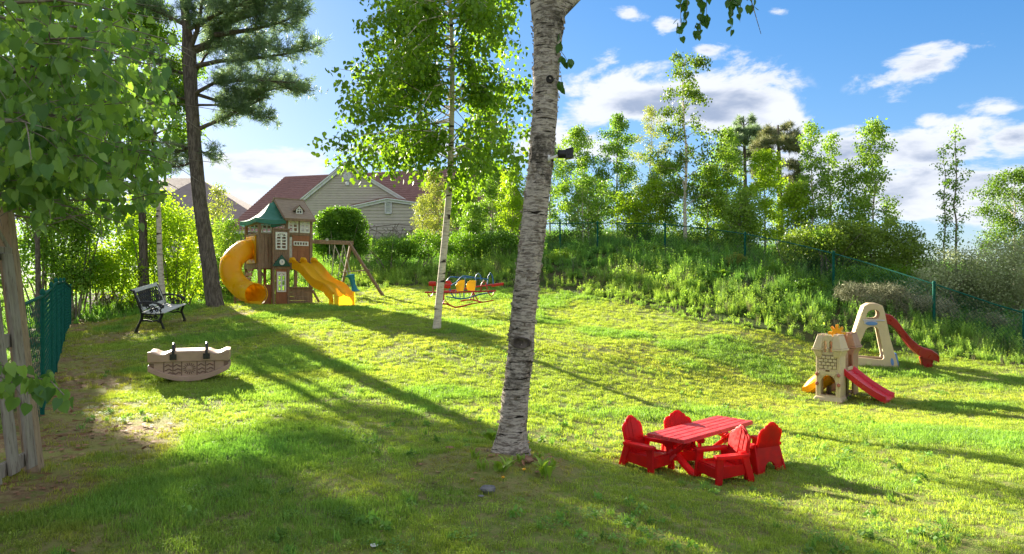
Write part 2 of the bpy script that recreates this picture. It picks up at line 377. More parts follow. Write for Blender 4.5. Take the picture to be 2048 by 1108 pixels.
def ground_mat():
    m, nd, lk = newmat('ground')
    out = nd('ShaderNodeOutputMaterial'); p = nd('ShaderNodeBsdfPrincipled')
    la = nd('ShaderNodeAttribute', attribute_name='lawn'); di = nd('ShaderNodeAttribute', attribute_name='dirt')
    n1 = noise(nd, lk, .9, 6, .65); n2 = noise(nd, lk, 14, 6, .7); n3 = noise(nd, lk, 60, 4, .7)
    grass = mixc(nd, lk, mapr(nd, lk, n1, .35, .65), (.21, .29, .055), (.14, .22, .04)); grass = mixc(nd, lk, mapr(nd, lk, n2, .4, .68), grass, (.30, .27, .11)); grass = mixc(nd, lk, mapr(nd, lk, n3, .55, .75), grass, (.04, .06, .012))
    earth = mixc(nd, lk, mapr(nd, lk, n2, .35, .65), (.22, .14, .075), (.34, .26, .13)); earth = mixc(nd, lk, mapr(nd, lk, n3, .5, .75), earth, (.07, .04, .025))
    earth = mixc(nd, lk, mapr(nd, lk, n1, .47, .58), earth, (.27, .27, .08)); n5 = noise(nd, lk, 4.5, 5, .7); earth = mixc(nd, lk, mapr(nd, lk, n5, .52, .64), earth, (.20, .10, .05)); earth = mixc(nd, lk, mapr(nd, lk, noise(nd, lk, 7, 5, .7), .55, .63), earth, (.17, .20, .05))
    wild = mixc(nd, lk, mapr(nd, lk, n2, .35, .65), (.05, .06, .02), (.10, .075, .045)); wild = mixc(nd, lk, mapr(nd, lk, n1, .35, .6), wild, (.045, .07, .015))
    c = mixc(nd, lk, la.outputs['Fac'], wild, grass); c = mixc(nd, lk, di.outputs['Fac'], c, earth)
    lk(c, p.inputs['Base Color']); p.inputs['Roughness'].default_value = .95; p.inputs['Specular IOR Level'].default_value = .1
    b = nd('ShaderNodeBump'); b.inputs['Strength'].default_value = .8; b.inputs['Distance'].default_value = .03; lk(n3, b.inputs['Height']); lk(b.outputs[0], p.inputs['Normal'])
    lk(p.outputs[0], out.inputs[0])
ground_mat(); make_ground()
# ================================================================ scattering with geometry nodes (grass, weeds, litter)
def scatter(name, pts, rotz, scl, tint, variant, protos, tilt=None, label=None):
    """one object: instances of the unlinked tuft meshes on the given points"""
    me = bpy.data.meshes.new(name); n = len(pts); me.vertices.add(n); me.vertices.foreach_set('co', np.asarray(pts, np.float32).ravel())
    r = np.zeros((n, 3), np.float32); r[:, 2] = rotz
    if tilt is not None: r[:, :2] = tilt
    for nm, ty, val in (('rot', 'FLOAT_VECTOR', r), ('scl', 'FLOAT', scl)):
        a = me.attributes.new(nm, ty, 'POINT'); a.data.foreach_set('vector' if ty == 'FLOAT_VECTOR' else 'value', np.asarray(val, np.float32).ravel())
    a = me.attributes.new('tint', 'FLOAT_COLOR', 'POINT'); a.data.foreach_set('color', np.concatenate([tint, np.ones((n, 1))], 1).astype(np.float32).ravel())
    a = me.attributes.new('kindn', 'INT', 'POINT'); a.data.foreach_set('value', np.asarray(variant, np.int32))
    ob = bpy.data.objects.new(name, me); col.objects.link(ob); ob['kind'] = 'stuff'
    if label: ob['label'] = label
    g = bpy.data.node_groups.new(name, 'GeometryNodeTree'); N = g.nodes; L = g.links
    g.interface.new_socket('Geometry', in_out='INPUT', socket_type='NodeSocketGeometry'); g.interface.new_socket('Geometry', in_out='OUTPUT', socket_type='NodeSocketGeometry')
    gi = N.new('NodeGroupInput'); go = N.new('NodeGroupOutput'); j = N.new('GeometryNodeJoinGeometry')
    def attr(nm, ty):
        q = N.new('GeometryNodeInputNamedAttribute'); q.data_type = ty; q.inputs[0].default_value = nm; return q.outputs[0]
    for k, po in enumerate(protos):
        oi = N.new('GeometryNodeObjectInfo'); oi.inputs[0].default_value = po; oi.inputs['As Instance'].default_value = True
        ip = N.new('GeometryNodeInstanceOnPoints'); L.new(gi.outputs[0], ip.inputs['Points']); L.new(oi.outputs['Geometry'], ip.inputs['Instance'])
        cm = N.new('FunctionNodeCompare'); cm.data_type = 'INT'; cm.operation = 'EQUAL'; L.new(attr('kindn', 'INT'), cm.inputs[2]); cm.inputs[3].default_value = k
        L.new(cm.outputs[0], ip.inputs['Selection']); e = N.new('FunctionNodeEulerToRotation'); L.new(attr('rot', 'FLOAT_VECTOR'), e.inputs[0]); L.new(e.outputs[0], ip.inputs['Rotation'])
        L.new(attr('scl', 'FLOAT'), ip.inputs['Scale']); L.new(ip.outputs[0], j.inputs[0])
    L.new(j.outputs[0], go.inputs[0]); ob.modifiers.new('scatter', 'NODES').node_group = g
    return ob
def blades(n, rad, h, w, rg, lean=.5, segs=2):
    """n grass blades in a disc; each blade tapers and bends"""
    V = []; Fc = []; var = []
    for i in range(n):
        a = rg.uniform(0, 2 * PI); r = rad * math.sqrt(rg.uniform()); x, y = r * math.cos(a), r * math.sin(a)
        hh = h * rg.uniform(.5, 1.15); d = rg.uniform(0, 2 * PI); ln = lean * rg.uniform(.1, 1) * hh; ww = w * rg.uniform(.7, 1.3) / 2; q = rg.uniform(0, 2 * PI)
        sx, sy = math.cos(q) * ww, math.sin(q) * ww; b = len(V); dx, dy = math.cos(d) * ln, math.sin(d) * ln; v = rg.uniform()
        V += [(x - sx, y - sy, -.01), (x + sx, y + sy, -.01), (x + sx * .8 + dx * .35, y + sy * .8 + dy * .35, hh * .6), (x - sx * .8 + dx * .35, y - sy * .8 + dy * .35, hh * .6), (x + dx, y + dy, hh * (1 - .25 * ln / hh))]
        Fc += [(b, b + 1, b + 2), (b, b + 2, b + 3), (b + 3, b + 2, b + 4)]; var += [v] * 5
    return np.array(V), np.array(Fc), np.array(var)
def join(parts):
    V = []; Fc = []; va = []; o = 0
    for v, f, a in parts: V.append(v); Fc.append(f + o); va.append(a); o += len(v)
    return np.concatenate(V), np.concatenate(Fc), np.concatenate(va)
def proto(name, parts, mat):
    V, Fc, va = join(parts); return array_mesh(name, V, Fc, mat, var=va, org=(0, 0, 0), link=False)
leafmat('grass', (.21, .33, .055), (.44, .56, .11), .48, (1.2, 1.15, .45), tint=True, rough=.55, spec=.2)
leafmat('weed', (.14, .25, .045), (.36, .49, .09), .45, (1.25, 1.15, .5), tint=True, rough=.6, spec=.2)
leafmat('dry', (.16, .12, .06), (.34, .27, .15), .2, (1, 1, .9), tint=True, rough=.8, spec=.1)
def rg_(s): return np.random.default_rng(s)
def clover(n, rad, rg, size=.018, h=.03):
    a = rg.uniform(0, 2 * PI, n); r = rad * np.sqrt(rg.uniform(size=n)); p = np.stack([r * np.cos(a), r * np.sin(a), rg.uniform(.4, 1.1, n) * h], 1)
    R = rot_rand(n, rg, 0, 1.0); R[:, :, 2] = R[:, :, 2] * .3 + np.array([0, 0, 1]); 
    d = rg.normal(size=(n, 3)); d[:, 2] *= .25; d /= np.linalg.norm(d, axis=1)[:, None]; z = np.array([[0, 0, 1.]]) + rg.normal(size=(n, 3)) * .25; z -= d * (z * d).sum(1)[:, None]; z /= np.linalg.norm(z, axis=1)[:, None]
    x = np.cross(d, z); R = np.stack([x, d, z], 2)
    V, Fc, k = leaves(p, size * rg.uniform(.7, 1.3, n), rg, RHOMB, R=R); return V, Fc, np.repeat(rg.uniform(size=n), k)
GRASS = [proto('tuft', [blades(34, .075, .05, .006, rg_(1), .9)], MATS['grass']), proto('tuft', [blades(30, .085, .07, .006, rg_(2), .8)], MATS['grass']),
         proto('tuft', [blades(16, .08, .045, .006, rg_(3), 1.0), clover(26, .08, rg_(4))], MATS['grass']), proto('tuft', [blades(26, .09, .035, .006, rg_(5), 1.4)], MATS['grass']),
         proto('thatch', [blades(16, .09, .03, .005, rg_(6), 2.4)], MATS['dry'])]
def lawn_grass():
    rg = rg_(11); P = []; 
    def zone(x0, x1, y0, y1, dens, s):
        n = int((x1 - x0) * (y1 - y0) * dens); x = rg.uniform(x0, x1, n); y = rg.uniform(y0, y1, n)
        k = (np.abs(x) < .80 * y + .8); return x[k], y[k], np.full(k.sum(), s)
    zs = [zone(-6, 7, 3.2, 6.5, 520, .9), zone(-9, 10, 6.5, 11, 330, 1.05), zone(-12, 13, 11, 17, 190, 1.25), zone(-12, 8, 17, 26, 120, 1.5)]
    x = np.concatenate([z[0] for z in zs]); y = np.concatenate([z[1] for z in zs]); s = np.concatenate([z[2] for z in zs])
    m = lawn_mask(x, y); d = dirt_mask(x, y); thin = fbm(x, y, .55, 21)
    keep = (m > -.12) & (rg.uniform(size=len(x)) > d * .93) & (rg.uniform(size=len(x)) < np.where(y < 7.5, .42, .62) + .75 * thin)
    x, y, s, m, d = x[keep], y[keep], s[keep], m[keep], d[keep]; z = gz_arr(x, y) + (fbm(x, y, .5, 5) - .5) * .035 + .10 * np.exp(-(np.hypot(x, y - 5.65) / .5) ** 2)
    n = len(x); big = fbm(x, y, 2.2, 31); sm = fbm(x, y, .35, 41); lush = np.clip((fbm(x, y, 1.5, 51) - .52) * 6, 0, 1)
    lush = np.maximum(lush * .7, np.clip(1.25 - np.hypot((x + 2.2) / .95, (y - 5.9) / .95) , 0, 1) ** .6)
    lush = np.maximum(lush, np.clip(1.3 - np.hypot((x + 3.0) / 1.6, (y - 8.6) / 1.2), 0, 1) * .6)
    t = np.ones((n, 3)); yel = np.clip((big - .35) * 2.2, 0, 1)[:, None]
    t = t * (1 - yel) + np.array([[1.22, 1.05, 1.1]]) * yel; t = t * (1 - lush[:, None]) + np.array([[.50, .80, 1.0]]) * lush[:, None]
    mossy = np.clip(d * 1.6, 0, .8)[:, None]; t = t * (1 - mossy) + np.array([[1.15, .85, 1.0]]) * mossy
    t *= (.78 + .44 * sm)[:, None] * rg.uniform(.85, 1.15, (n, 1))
    var = rg.choice([0, 1, 2, 3, 4], n, p=[.34, .14, .24, .20, .08]); dryz = fbm(x, y, .8, 61) > .53; var = np.where(dryz & (rg.uniform(size=n) < .42), 4, var)
    var = np.where((lush > .5) & (rg.uniform(size=n) < .6), 1, var)
    s = s * rg.uniform(.5, .95, n) * np.where(d > .2, .8, 1) * (.85 + .45 * lush)
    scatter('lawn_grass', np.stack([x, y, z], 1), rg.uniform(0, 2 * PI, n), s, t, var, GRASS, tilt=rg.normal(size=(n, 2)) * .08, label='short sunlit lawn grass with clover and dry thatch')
lawn_grass()
def stemweed(h, rg, nl=26, ls=.06, spread=.05, stems=3):
    parts = []
    for k in range(stems):
        a = rg.uniform(0, 2 * PI); hh = h * rg.uniform(.7, 1.1); top = np.array([math.cos(a), math.sin(a), 0]) * spread * rg.uniform(.5, 2) + np.array([0, 0, hh])
        b = np.array([math.cos(a), math.sin(a), 0]) * spread * rg.uniform(0, .8); t = np.linspace(.12, 1, nl); p = b + (top - b) * t[:, None]
        q = rg.uniform(0, 2 * PI, nl); d = np.stack([np.cos(q), np.sin(q), rg.uniform(-.1, .9, nl)], 1); d /= np.linalg.norm(d, axis=1)[:, None]
        z = np.array([[0, 0, 1.]]) - d * d[:, 2:3]; z /= np.linalg.norm(z, axis=1)[:, None]; R = np.stack([np.cross(d, z), d, z], 2)
        V, Fc, kk = leaves(p, ls * rg.uniform(.6, 1.2, nl) * (1.15 - .55 * t), rg, RHOMB, R=R); parts.append((V, Fc, np.repeat(.3 + .7 * t, kk)))
        w = .004; sv = np.array([b + [w, 0, 0], b - [w, 0, 0], top]); parts.append((sv, np.array([(0, 1, 2)]), np.array([.2, .2, .2])))
    return join(parts)
def leafclump(rad, h, n, ls, rg, flat=.6):
    p = rg.normal(size=(n, 3)); p /= np.linalg.norm(p, axis=1)[:, None]; p *= (rg.uniform(size=(n, 1)) ** .45); p[:, 2] = np.abs(p[:, 2]) ; p *= np.array([[rad, rad, h]])
    V, Fc, k = leaves(p, ls * rg.uniform(.6, 1.25, n), rg, RHOMB, .1, 1.0); return V, Fc, np.repeat(np.clip(p[:, 2] / h * .6 + rg.uniform(0, .4, n), 0, 1), k)
WEEDS = [proto('weed', [stemweed(.42, rg_(21), 24, .055)], MATS['weed']), proto('weed', [stemweed(.6, rg_(22), 34, .05, .07, 4)], MATS['weed']),
         proto('weed', [blades(60, .10, .42, .010, rg_(23), .5)], MATS['weed']), proto('weed', [leafclump(.2, .22, 130, .07, rg_(24))], MATS['weed']),
         proto('weed', [blades(40, .14, .28, .012, rg_(25), .9), leafclump(.13, .14, 40, .05, rg_(26))], MATS['weed']),
         proto('dry_stems', [blades(22, .12, .55, .006, rg_(27), .55)], MATS['dry'])]
def weeds():
    rg = rg_(12); P = []
    def zone(x0, x1, y0, y1, dens, s):
        n = int((x1 - x0) * (y1 - y0) * dens); x = rg.uniform(x0, x1, n); y = rg.uniform(y0, y1, n); k = (np.abs(x) < .82 * y + 2); return x[k], y[k], np.full(k.sum(), s)
    zs = [zone(-16, 18, 4, 20, 46, .9), zone(-20, 16, 20, 32, 34, 1.1), zone(-22, 26, 32, 48, 14, 1.0)]
    x = np.concatenate([z[0] for z in zs]); y = np.concatenate([z[1] for z in zs]); s = np.concatenate([z[2] for z in zs])
    m = lawn_mask(x, y); bare = fbm(x, y, 1.3, 71); near = m > -.9
    k = (m < np.where((x < -3) & (y < 16.5), -.35, .05)) & (rg.uniform(size=len(x)) < np.where(near, np.where(fbm(x, y, .9, 73) > .6, .25, .95), np.where(bare > .56, .42, .9))); x, y, s, m = x[k], y[k], s[k], m[k]; n = len(x); z = gz_arr(x, y)
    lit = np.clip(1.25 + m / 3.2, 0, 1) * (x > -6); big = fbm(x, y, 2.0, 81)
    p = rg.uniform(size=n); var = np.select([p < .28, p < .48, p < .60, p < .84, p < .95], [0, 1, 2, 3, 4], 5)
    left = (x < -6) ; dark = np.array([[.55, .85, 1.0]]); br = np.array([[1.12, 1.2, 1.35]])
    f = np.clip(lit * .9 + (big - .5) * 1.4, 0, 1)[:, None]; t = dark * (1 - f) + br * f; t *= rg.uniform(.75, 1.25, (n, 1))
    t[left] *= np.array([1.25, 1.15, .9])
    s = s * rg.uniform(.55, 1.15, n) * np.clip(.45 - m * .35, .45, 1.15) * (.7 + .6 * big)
    # low growth right behind the left chain fence and around the play tower
    s = np.where((x < -3) & (y < 16), s * .7, s)
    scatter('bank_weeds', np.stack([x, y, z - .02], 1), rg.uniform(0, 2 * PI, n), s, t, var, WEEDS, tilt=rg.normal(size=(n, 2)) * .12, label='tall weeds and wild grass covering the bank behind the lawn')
weeds()
def rosettes():
    rg = rg_(13); n = 2600; x = rg.uniform(-6, 8, n); y = 3.3 + rg.uniform(0, 1, n) ** 1.5 * 9; m = lawn_mask(x, y); k = (m > .2) & (fbm(x, y, 1.1, 91) > .56) & (np.abs(x) < .85 * y); x, y = x[k], y[k]; n = len(x)
    z = gz_arr(x, y) + .015; t = np.array([[.62, .85, .95]]) * rg.uniform(.7, 1.35, (n, 1)) * np.where(rg.uniform(size=(n, 1)) < .25, np.array([[1.3, 1.15, 1.6]]), 1)
    P = [proto('weed', [leafclump(.07, .035, 26, .045, rg_(91))], MATS['weed']), proto('weed', [clover(46, .10, rg_(92), .026, .05)], MATS['weed']), proto('weed', [blades(20, .05, .10, .009, rg_(93), 1.1)], MATS['weed'])]
    scatter('lawn_weeds', np.stack([x, y, z], 1), rg.uniform(0, 2 * PI, n), rg.uniform(.4, .85, n), t, rg.integers(0, 3, n), P, label='clover and broad-leaved lawn weeds among the short grass')
rosettes()
# dead leaves along the left fence and round the near birch
surf('dead_leaf', (.20, .085, .04), (.32, .17, .09), 30, .8)
def litter():
    rg = rg_(14); n = 12000; x = rg.uniform(-11.5, 1, n); y = rg.uniform(3.6, 18, n); d = dirt_mask(x, y); k = rg.uniform(size=n) < d * d * .9; x, y = x[k], y[k]
    z = gz_arr(x, y) + .012 + (fbm(x, y, .5, 5) - .5) * .035 + .10 * np.exp(-(np.hypot(x, y - 5.65) / .5) ** 2); R = rot_rand(len(x), rg, 0, 1)
    d = rg.normal(size=(len(x), 3)); d[:, 2] *= .2; d /= np.linalg.norm(d, axis=1)[:, None]; zz = np.array([[0, 0, 1.]]) - d * d[:, 2:3]; zz /= np.linalg.norm(zz, axis=1)[:, None]
    V, Fc, _ = leaves(np.stack([x, y, z], 1), rg.uniform(.03, .07, len(x)), rg, RHOMB, R=np.stack([np.cross(d, zz), d, zz], 2))
    array_mesh('leaf_litter', V, Fc, MATS['dead_leaf'], org=(0, 0, 0), kind='stuff')['label'] = 'dead brown leaves lying on the bare earth by the fence'
litter()
# ================================================================ trees
def bark(name, c1, c2, c3, scale, sc3, bump, lo=.4, hi=.6, dark=.5, lent=None, bdist=.02):
    m, nd, lk = newmat(name)
    out = nd('ShaderNodeOutputMaterial'); p = nd('ShaderNodeBsdfPrincipled')
    n1 = noise(nd, lk, scale, 8, .68, sc3, 'Object', .3); n2 = noise(nd, lk, min(scale * .28, 2.6), 9, .78, (1, 1, 1.3)); n3 = noise(nd, lk, scale * 3.2, 4, .7, sc3)
    c = mixc(nd, lk, mapr(nd, lk, n1, lo, hi), c1, c2)
    c = mixc(nd, lk, mapr(nd, lk, n2, dark, dark + .16), c, c3)
    c = mixc(nd, lk, mapr(nd, lk, n3, .60, .72), c, tuple(q * .35 for q in c3))
    h = n1
    if lent:
        n4 = noise(nd, lk, lent[0], 3, .5, lent[1]); f = mapr(nd, lk, n4, lent[2], lent[2] + .05); c = mixc(nd, lk, f, c, (.035, .028, .022))
    lk(c, p.inputs['Base Color']); p.inputs['Roughness'].default_value = .85; p.inputs['Specular IOR Level'].default_value = .15
    b = nd('ShaderNodeBump'); b.inputs['Strength'].default_value = bump; b.inputs['Distance'].default_value = bdist; lk(h, b.inputs['Height'])
    b2 = nd('ShaderNodeBump'); b2.inputs['Strength'].default_value = bump; b2.inputs['Distance'].default_value = bdist * .5; lk(n3, b2.inputs['Height']); lk(b.outputs[0], b2.inputs['Normal']); lk(b2.outputs[0], p.inputs['Normal'])
    lk(p.outputs[0], out.inputs[0]); return m
bark('old_birch_bark', (.74, .65, .56), (.33, .27, .22), (.105, .09, .072), 11, (1, 1, 5.0), 1.0, .46, .58, .475, (9, (.8, .8, 7), .60), .03)
bark('birch_bark', (.62, .55, .45), (.40, .34, .26), (.30, .25, .2), 6, (1, 1, 4), .35, .45, .65, .57, (5.5, (.25, .25, 1.6), .575), .006)
bark('pine_bark', (.075, .06, .05), (.17, .14, .115), (.05, .042, .036), 9, (2.2, 2.2, .5), 1.0, .4, .6, .55)
bark('thin_bark', (.16, .13, .10), (.30, .26, .21), (.09, .075, .06), 9, (1, 1, 2), .4)
bark('pale_stem', (.50, .46, .38), (.30, .27, .22), (.22, .2, .16), 6, (1, 1, 5), .2)
LM = {
 'birch': leafmat('birch_leaf', (.08, .19, .015), (.22, .38, .03), .50, (1.35, 1.25, .45)),
 'near': leafmat('heart_leaf', (.085, .20, .045), (.28, .45, .09), .48, (1.2, 1.2, .55), rough=.42, spec=.45),
 'sap': leafmat('sapling_leaf', (.13, .27, .03), (.33, .48, .07), .45, (1.15, 1.15, .45)),
 'mid': leafmat('copse_leaf', (.10, .23, .03), (.27, .43, .06), .45, (1.15, 1.15, .45)),
 'yel': leafmat('yellow_green_leaf', (.20, .28, .04), (.38, .42, .10), .42, (1.15, 1.1, .6)),
 'lime': leafmat('lime_leaf', (.20, .34, .02), (.38, .55, .04), .52, (1.3, 1.25, .4)),
 'dark': leafmat('yew_leaf', (.09, .17, .025), (.24, .36, .05), .4, (1.3, 1.2, .5)),
 'grey': leafmat('grey_leaf', (.20, .26, .11), (.48, .54, .30), .3, (1.1, 1.1, .8)),
 'pine': leafmat('pine_needle', (.12, .20, .12), (.24, .34, .18), .42, (1.2, 1.2, .8), rough=.5),
 'rust': leafmat('rust_needle', (.12, .19, .09), (.30, .29, .13), .25, (1.2, 1.1, .8)),
 'brush': leafmat('dry_brush', (.13, .14, .07), (.33, .33, .20), .1, (1, 1, 1), rough=.8),
 'hedge': leafmat('hedge_leaf', (.05, .15, .015), (.18, .34, .03), .42, (1.3, 1.25, .45)),
}
def vec(a): return Vector([float(q) for q in a])
def make_tree(name, label, cat, base, H, lean=(0, 0), trunk_r=.06, crown0=.25, rad=1.0, prof=None, nl=4000, leaf=.06, lm='sap', bm='pale_stem', seed=1, limbs=22, up=.7, droop=.5, clump=.16, group=None, stems=1, sub=3, spread=.3, shape=RHOMB, parent_parts=True, limb_r=.35, gapw=1.0, zmin=None):
    """a tree: tapered trunk with limbs, crown of leaf faces clumped along the limbs' twigs"""
    rg = rg_(seed); base = Vector(base); t = thing(name, label, cat, base, group); tb = MB(); C = []; Wt = []
    prof = prof or (lambda u: (1 - u) ** .7 * (0.55 + .9 * u))
    for st in range(stems):
        off = Vector((rg.normal() * spread * .25, rg.normal() * spread * .25, 0)) if stems > 1 else Vector(); h = H * (1 if st == 0 else rg.uniform(.7, .95)); ln = Vector((lean[0] + (rg.normal() * spread if stems > 1 else 0), lean[1] + (rg.normal() * spread if stems > 1 else 0), 0))
        k = 12; pts = []; 
        for i in range(k):
            u = i / (k - 1); pts.append(base + off + ln * (u ** 1.3) + Vector((rg.normal(), rg.normal(), 0)) * .018 * H * u * .5 + Vector((0, 0, -.08 + (h + .08) * u)))
        rr = [trunk_r * (1 - .88 * (i / (k - 1))) * (1.35 if i == 0 else 1) for i in range(k)]
        tb.tube(pts, rr, 8)
        P = np.array([tuple(p) for p in pts])
        for i in range(limbs):
            u = crown0 + (1 - crown0) * ((i + rg.uniform()) / limbs); u = min(u, .985); f = u * (k - 1); a = int(f); q = vec(P[a] * (1 - f + a) + P[min(a + 1, k - 1)] * (f - a))
            az = i * 2.4 + rg.uniform(-.6, .6); v = (u - crown0) / (1 - crown0); L = rad * prof(v) * rg.uniform(.65, 1.2); el = up * rg.uniform(.5, 1.3)
            d = Vector((math.cos(az) * math.cos(el), math.sin(az) * math.cos(el), math.sin(el))); e = q + d * L + Vector((0, 0, -droop * L * .35)); mid = q + d * L * .5 + Vector((0, 0, .04 * L))
            lp = [q, mid, e]; r0 = max(trunk_r * limb_r * (1 - u) + .005, .005); tb.tube(lp, [r0, r0 * .6, .003], 5)
            for s in range(sub):
                w = rg.uniform(.35, .95); b0 = q.lerp(mid, w * 2) if w < .5 else mid.lerp(e, w * 2 - 1)
                dd = (d + Vector(tuple(rg.normal(size=3) * .8))).normalized(); l2 = L * rg.uniform(.2, .45); e2 = b0 + dd * l2 + Vector((0, 0, -droop * l2 * .6)); tb.tube([b0, e2], [r0 * .4, .002], 4, cap=False)
                for z in (.4, .75, 1.0): C.append(b0.lerp(e2, z)); Wt.append(l2 + .15 * rad)
            for z in (.55, .8, 1.0): C.append(q.lerp(e, z)); Wt.append(.25 * rad * (.4 + z))
        C.append(vec(P[-1])); Wt.append(.3 * rad)
    C = np.array([tuple(c) for c in C]); Wt = np.array(Wt) * np.clip(rg.normal(1, .35 * gapw, len(C)), .15, 2); idx = rg.choice(len(C), nl, p=Wt / Wt.sum())
    pos = C[idx] + np.clip(rg.normal(size=(nl, 3)), -1.5, 1.5) * clump * np.array([[1, 1, .8]]); pos[:, 2] -= np.abs(rg.normal(size=nl)) * clump * droop
    V, Fc, kk = leaves(pos, leaf * rg.uniform(.6, 1.25, nl), rg, shape, .3 + droop, .8); cv = rg.uniform(size=len(C))[idx]
    tb.build('trunk', MATS[bm], t, smooth=60)
    array_mesh('crown', V, Fc, LM[lm], t, var=np.repeat(np.clip(cv * .5 + rg.uniform(0, .5, nl), 0, 1), kk))
    return t
def shrub(name, label, cat, lobes, nl, leaf, lm, seed, base=None, stems=True, group=None, shell=.45, shape=RHOMB, down=.2, bm='thin_bark'):
    """a bush: leaf faces in the outer shell of several uneven lobes, with stems below. lobes: (centre, rx, ry, rz)"""
    rg = rg_(seed); base = Vector(base) if base is not None else Vector((lobes[0][0][0], lobes[0][0][1], gz(lobes[0][0][0], lobes[0][0][1])))
    t = thing(name, label, cat, base, group); P = []; vol = np.array([a * b * c for _, a, b, c in lobes]) ** .67; cnt = (vol / vol.sum() * nl).astype(int)
    for (c, a, b, h), n in zip(lobes, cnt):
        sub = 26; q = rg.normal(size=(sub, 3)); q /= np.linalg.norm(q, axis=1)[:, None]; q *= rg.uniform(.55, 1.0, (sub, 1)); i = rg.integers(0, sub, n)
        p = q[i] + rg.normal(size=(n, 3)) * .17; k = rg.uniform(size=n) < .35
        s = rg.normal(size=(n, 3)); s /= np.linalg.norm(s, axis=1)[:, None]; s *= rg.uniform(shell, 1.02, (n, 1)); p[k] = s[k]
        P.append(np.array([tuple(c)]) + p * np.array([[a, b, h]]))
    P = np.concatenate(P); g = gz_arr(P[:, 0], P[:, 1]); P = P[P[:, 2] > g + .03]; n = len(P)
    V, Fc, kk = leaves(P, leaf * rg.uniform(.6, 1.3, n), rg, shape, down, 1.0); cl = fbm(P[:, 0] + P[:, 2], P[:, 1] - P[:, 2] * .7, .5, seed)
    if stems:
        tb = MB()
        for i in range(5 * len(lobes)):
            c, a, b, h = lobes[i % len(lobes)]; e = Vector(c) + Vector((rg.normal() * a * .5, rg.normal() * b * .5, rg.uniform(0, .6) * h)); f = Vector(c) + Vector((rg.normal() * a * .2, rg.normal() * b * .2, 0)); f.z = gz(f.x, f.y) - .03
            m = f.lerp(e, .5) + Vector((rg.normal() * .08, rg.normal() * .08, .05)); tb.tube([f, m, e], [.028, .02, .006], 5)
        tb.build('stem', MATS[bm], t, smooth=60, kind='stuff')
    array_mesh('foliage', V, Fc, LM[lm], t, var=np.repeat(np.clip(cl * 1.3 - .35 + rg.uniform(0, .5, n), 0, 1), kk))
    return t
def px_lobes(D, L):
    """lobes given as seen: (px, py, half width px, half height px[, depth m offset])"""
    o = []
    for q in L:
        d = D + (q[4] if len(q) > 4 else 0); c = W(q[0], q[1], d); o.append((tuple(c), q[2] / F * d, q[2] / F * d * .8, q[3] / F * d))
    return o
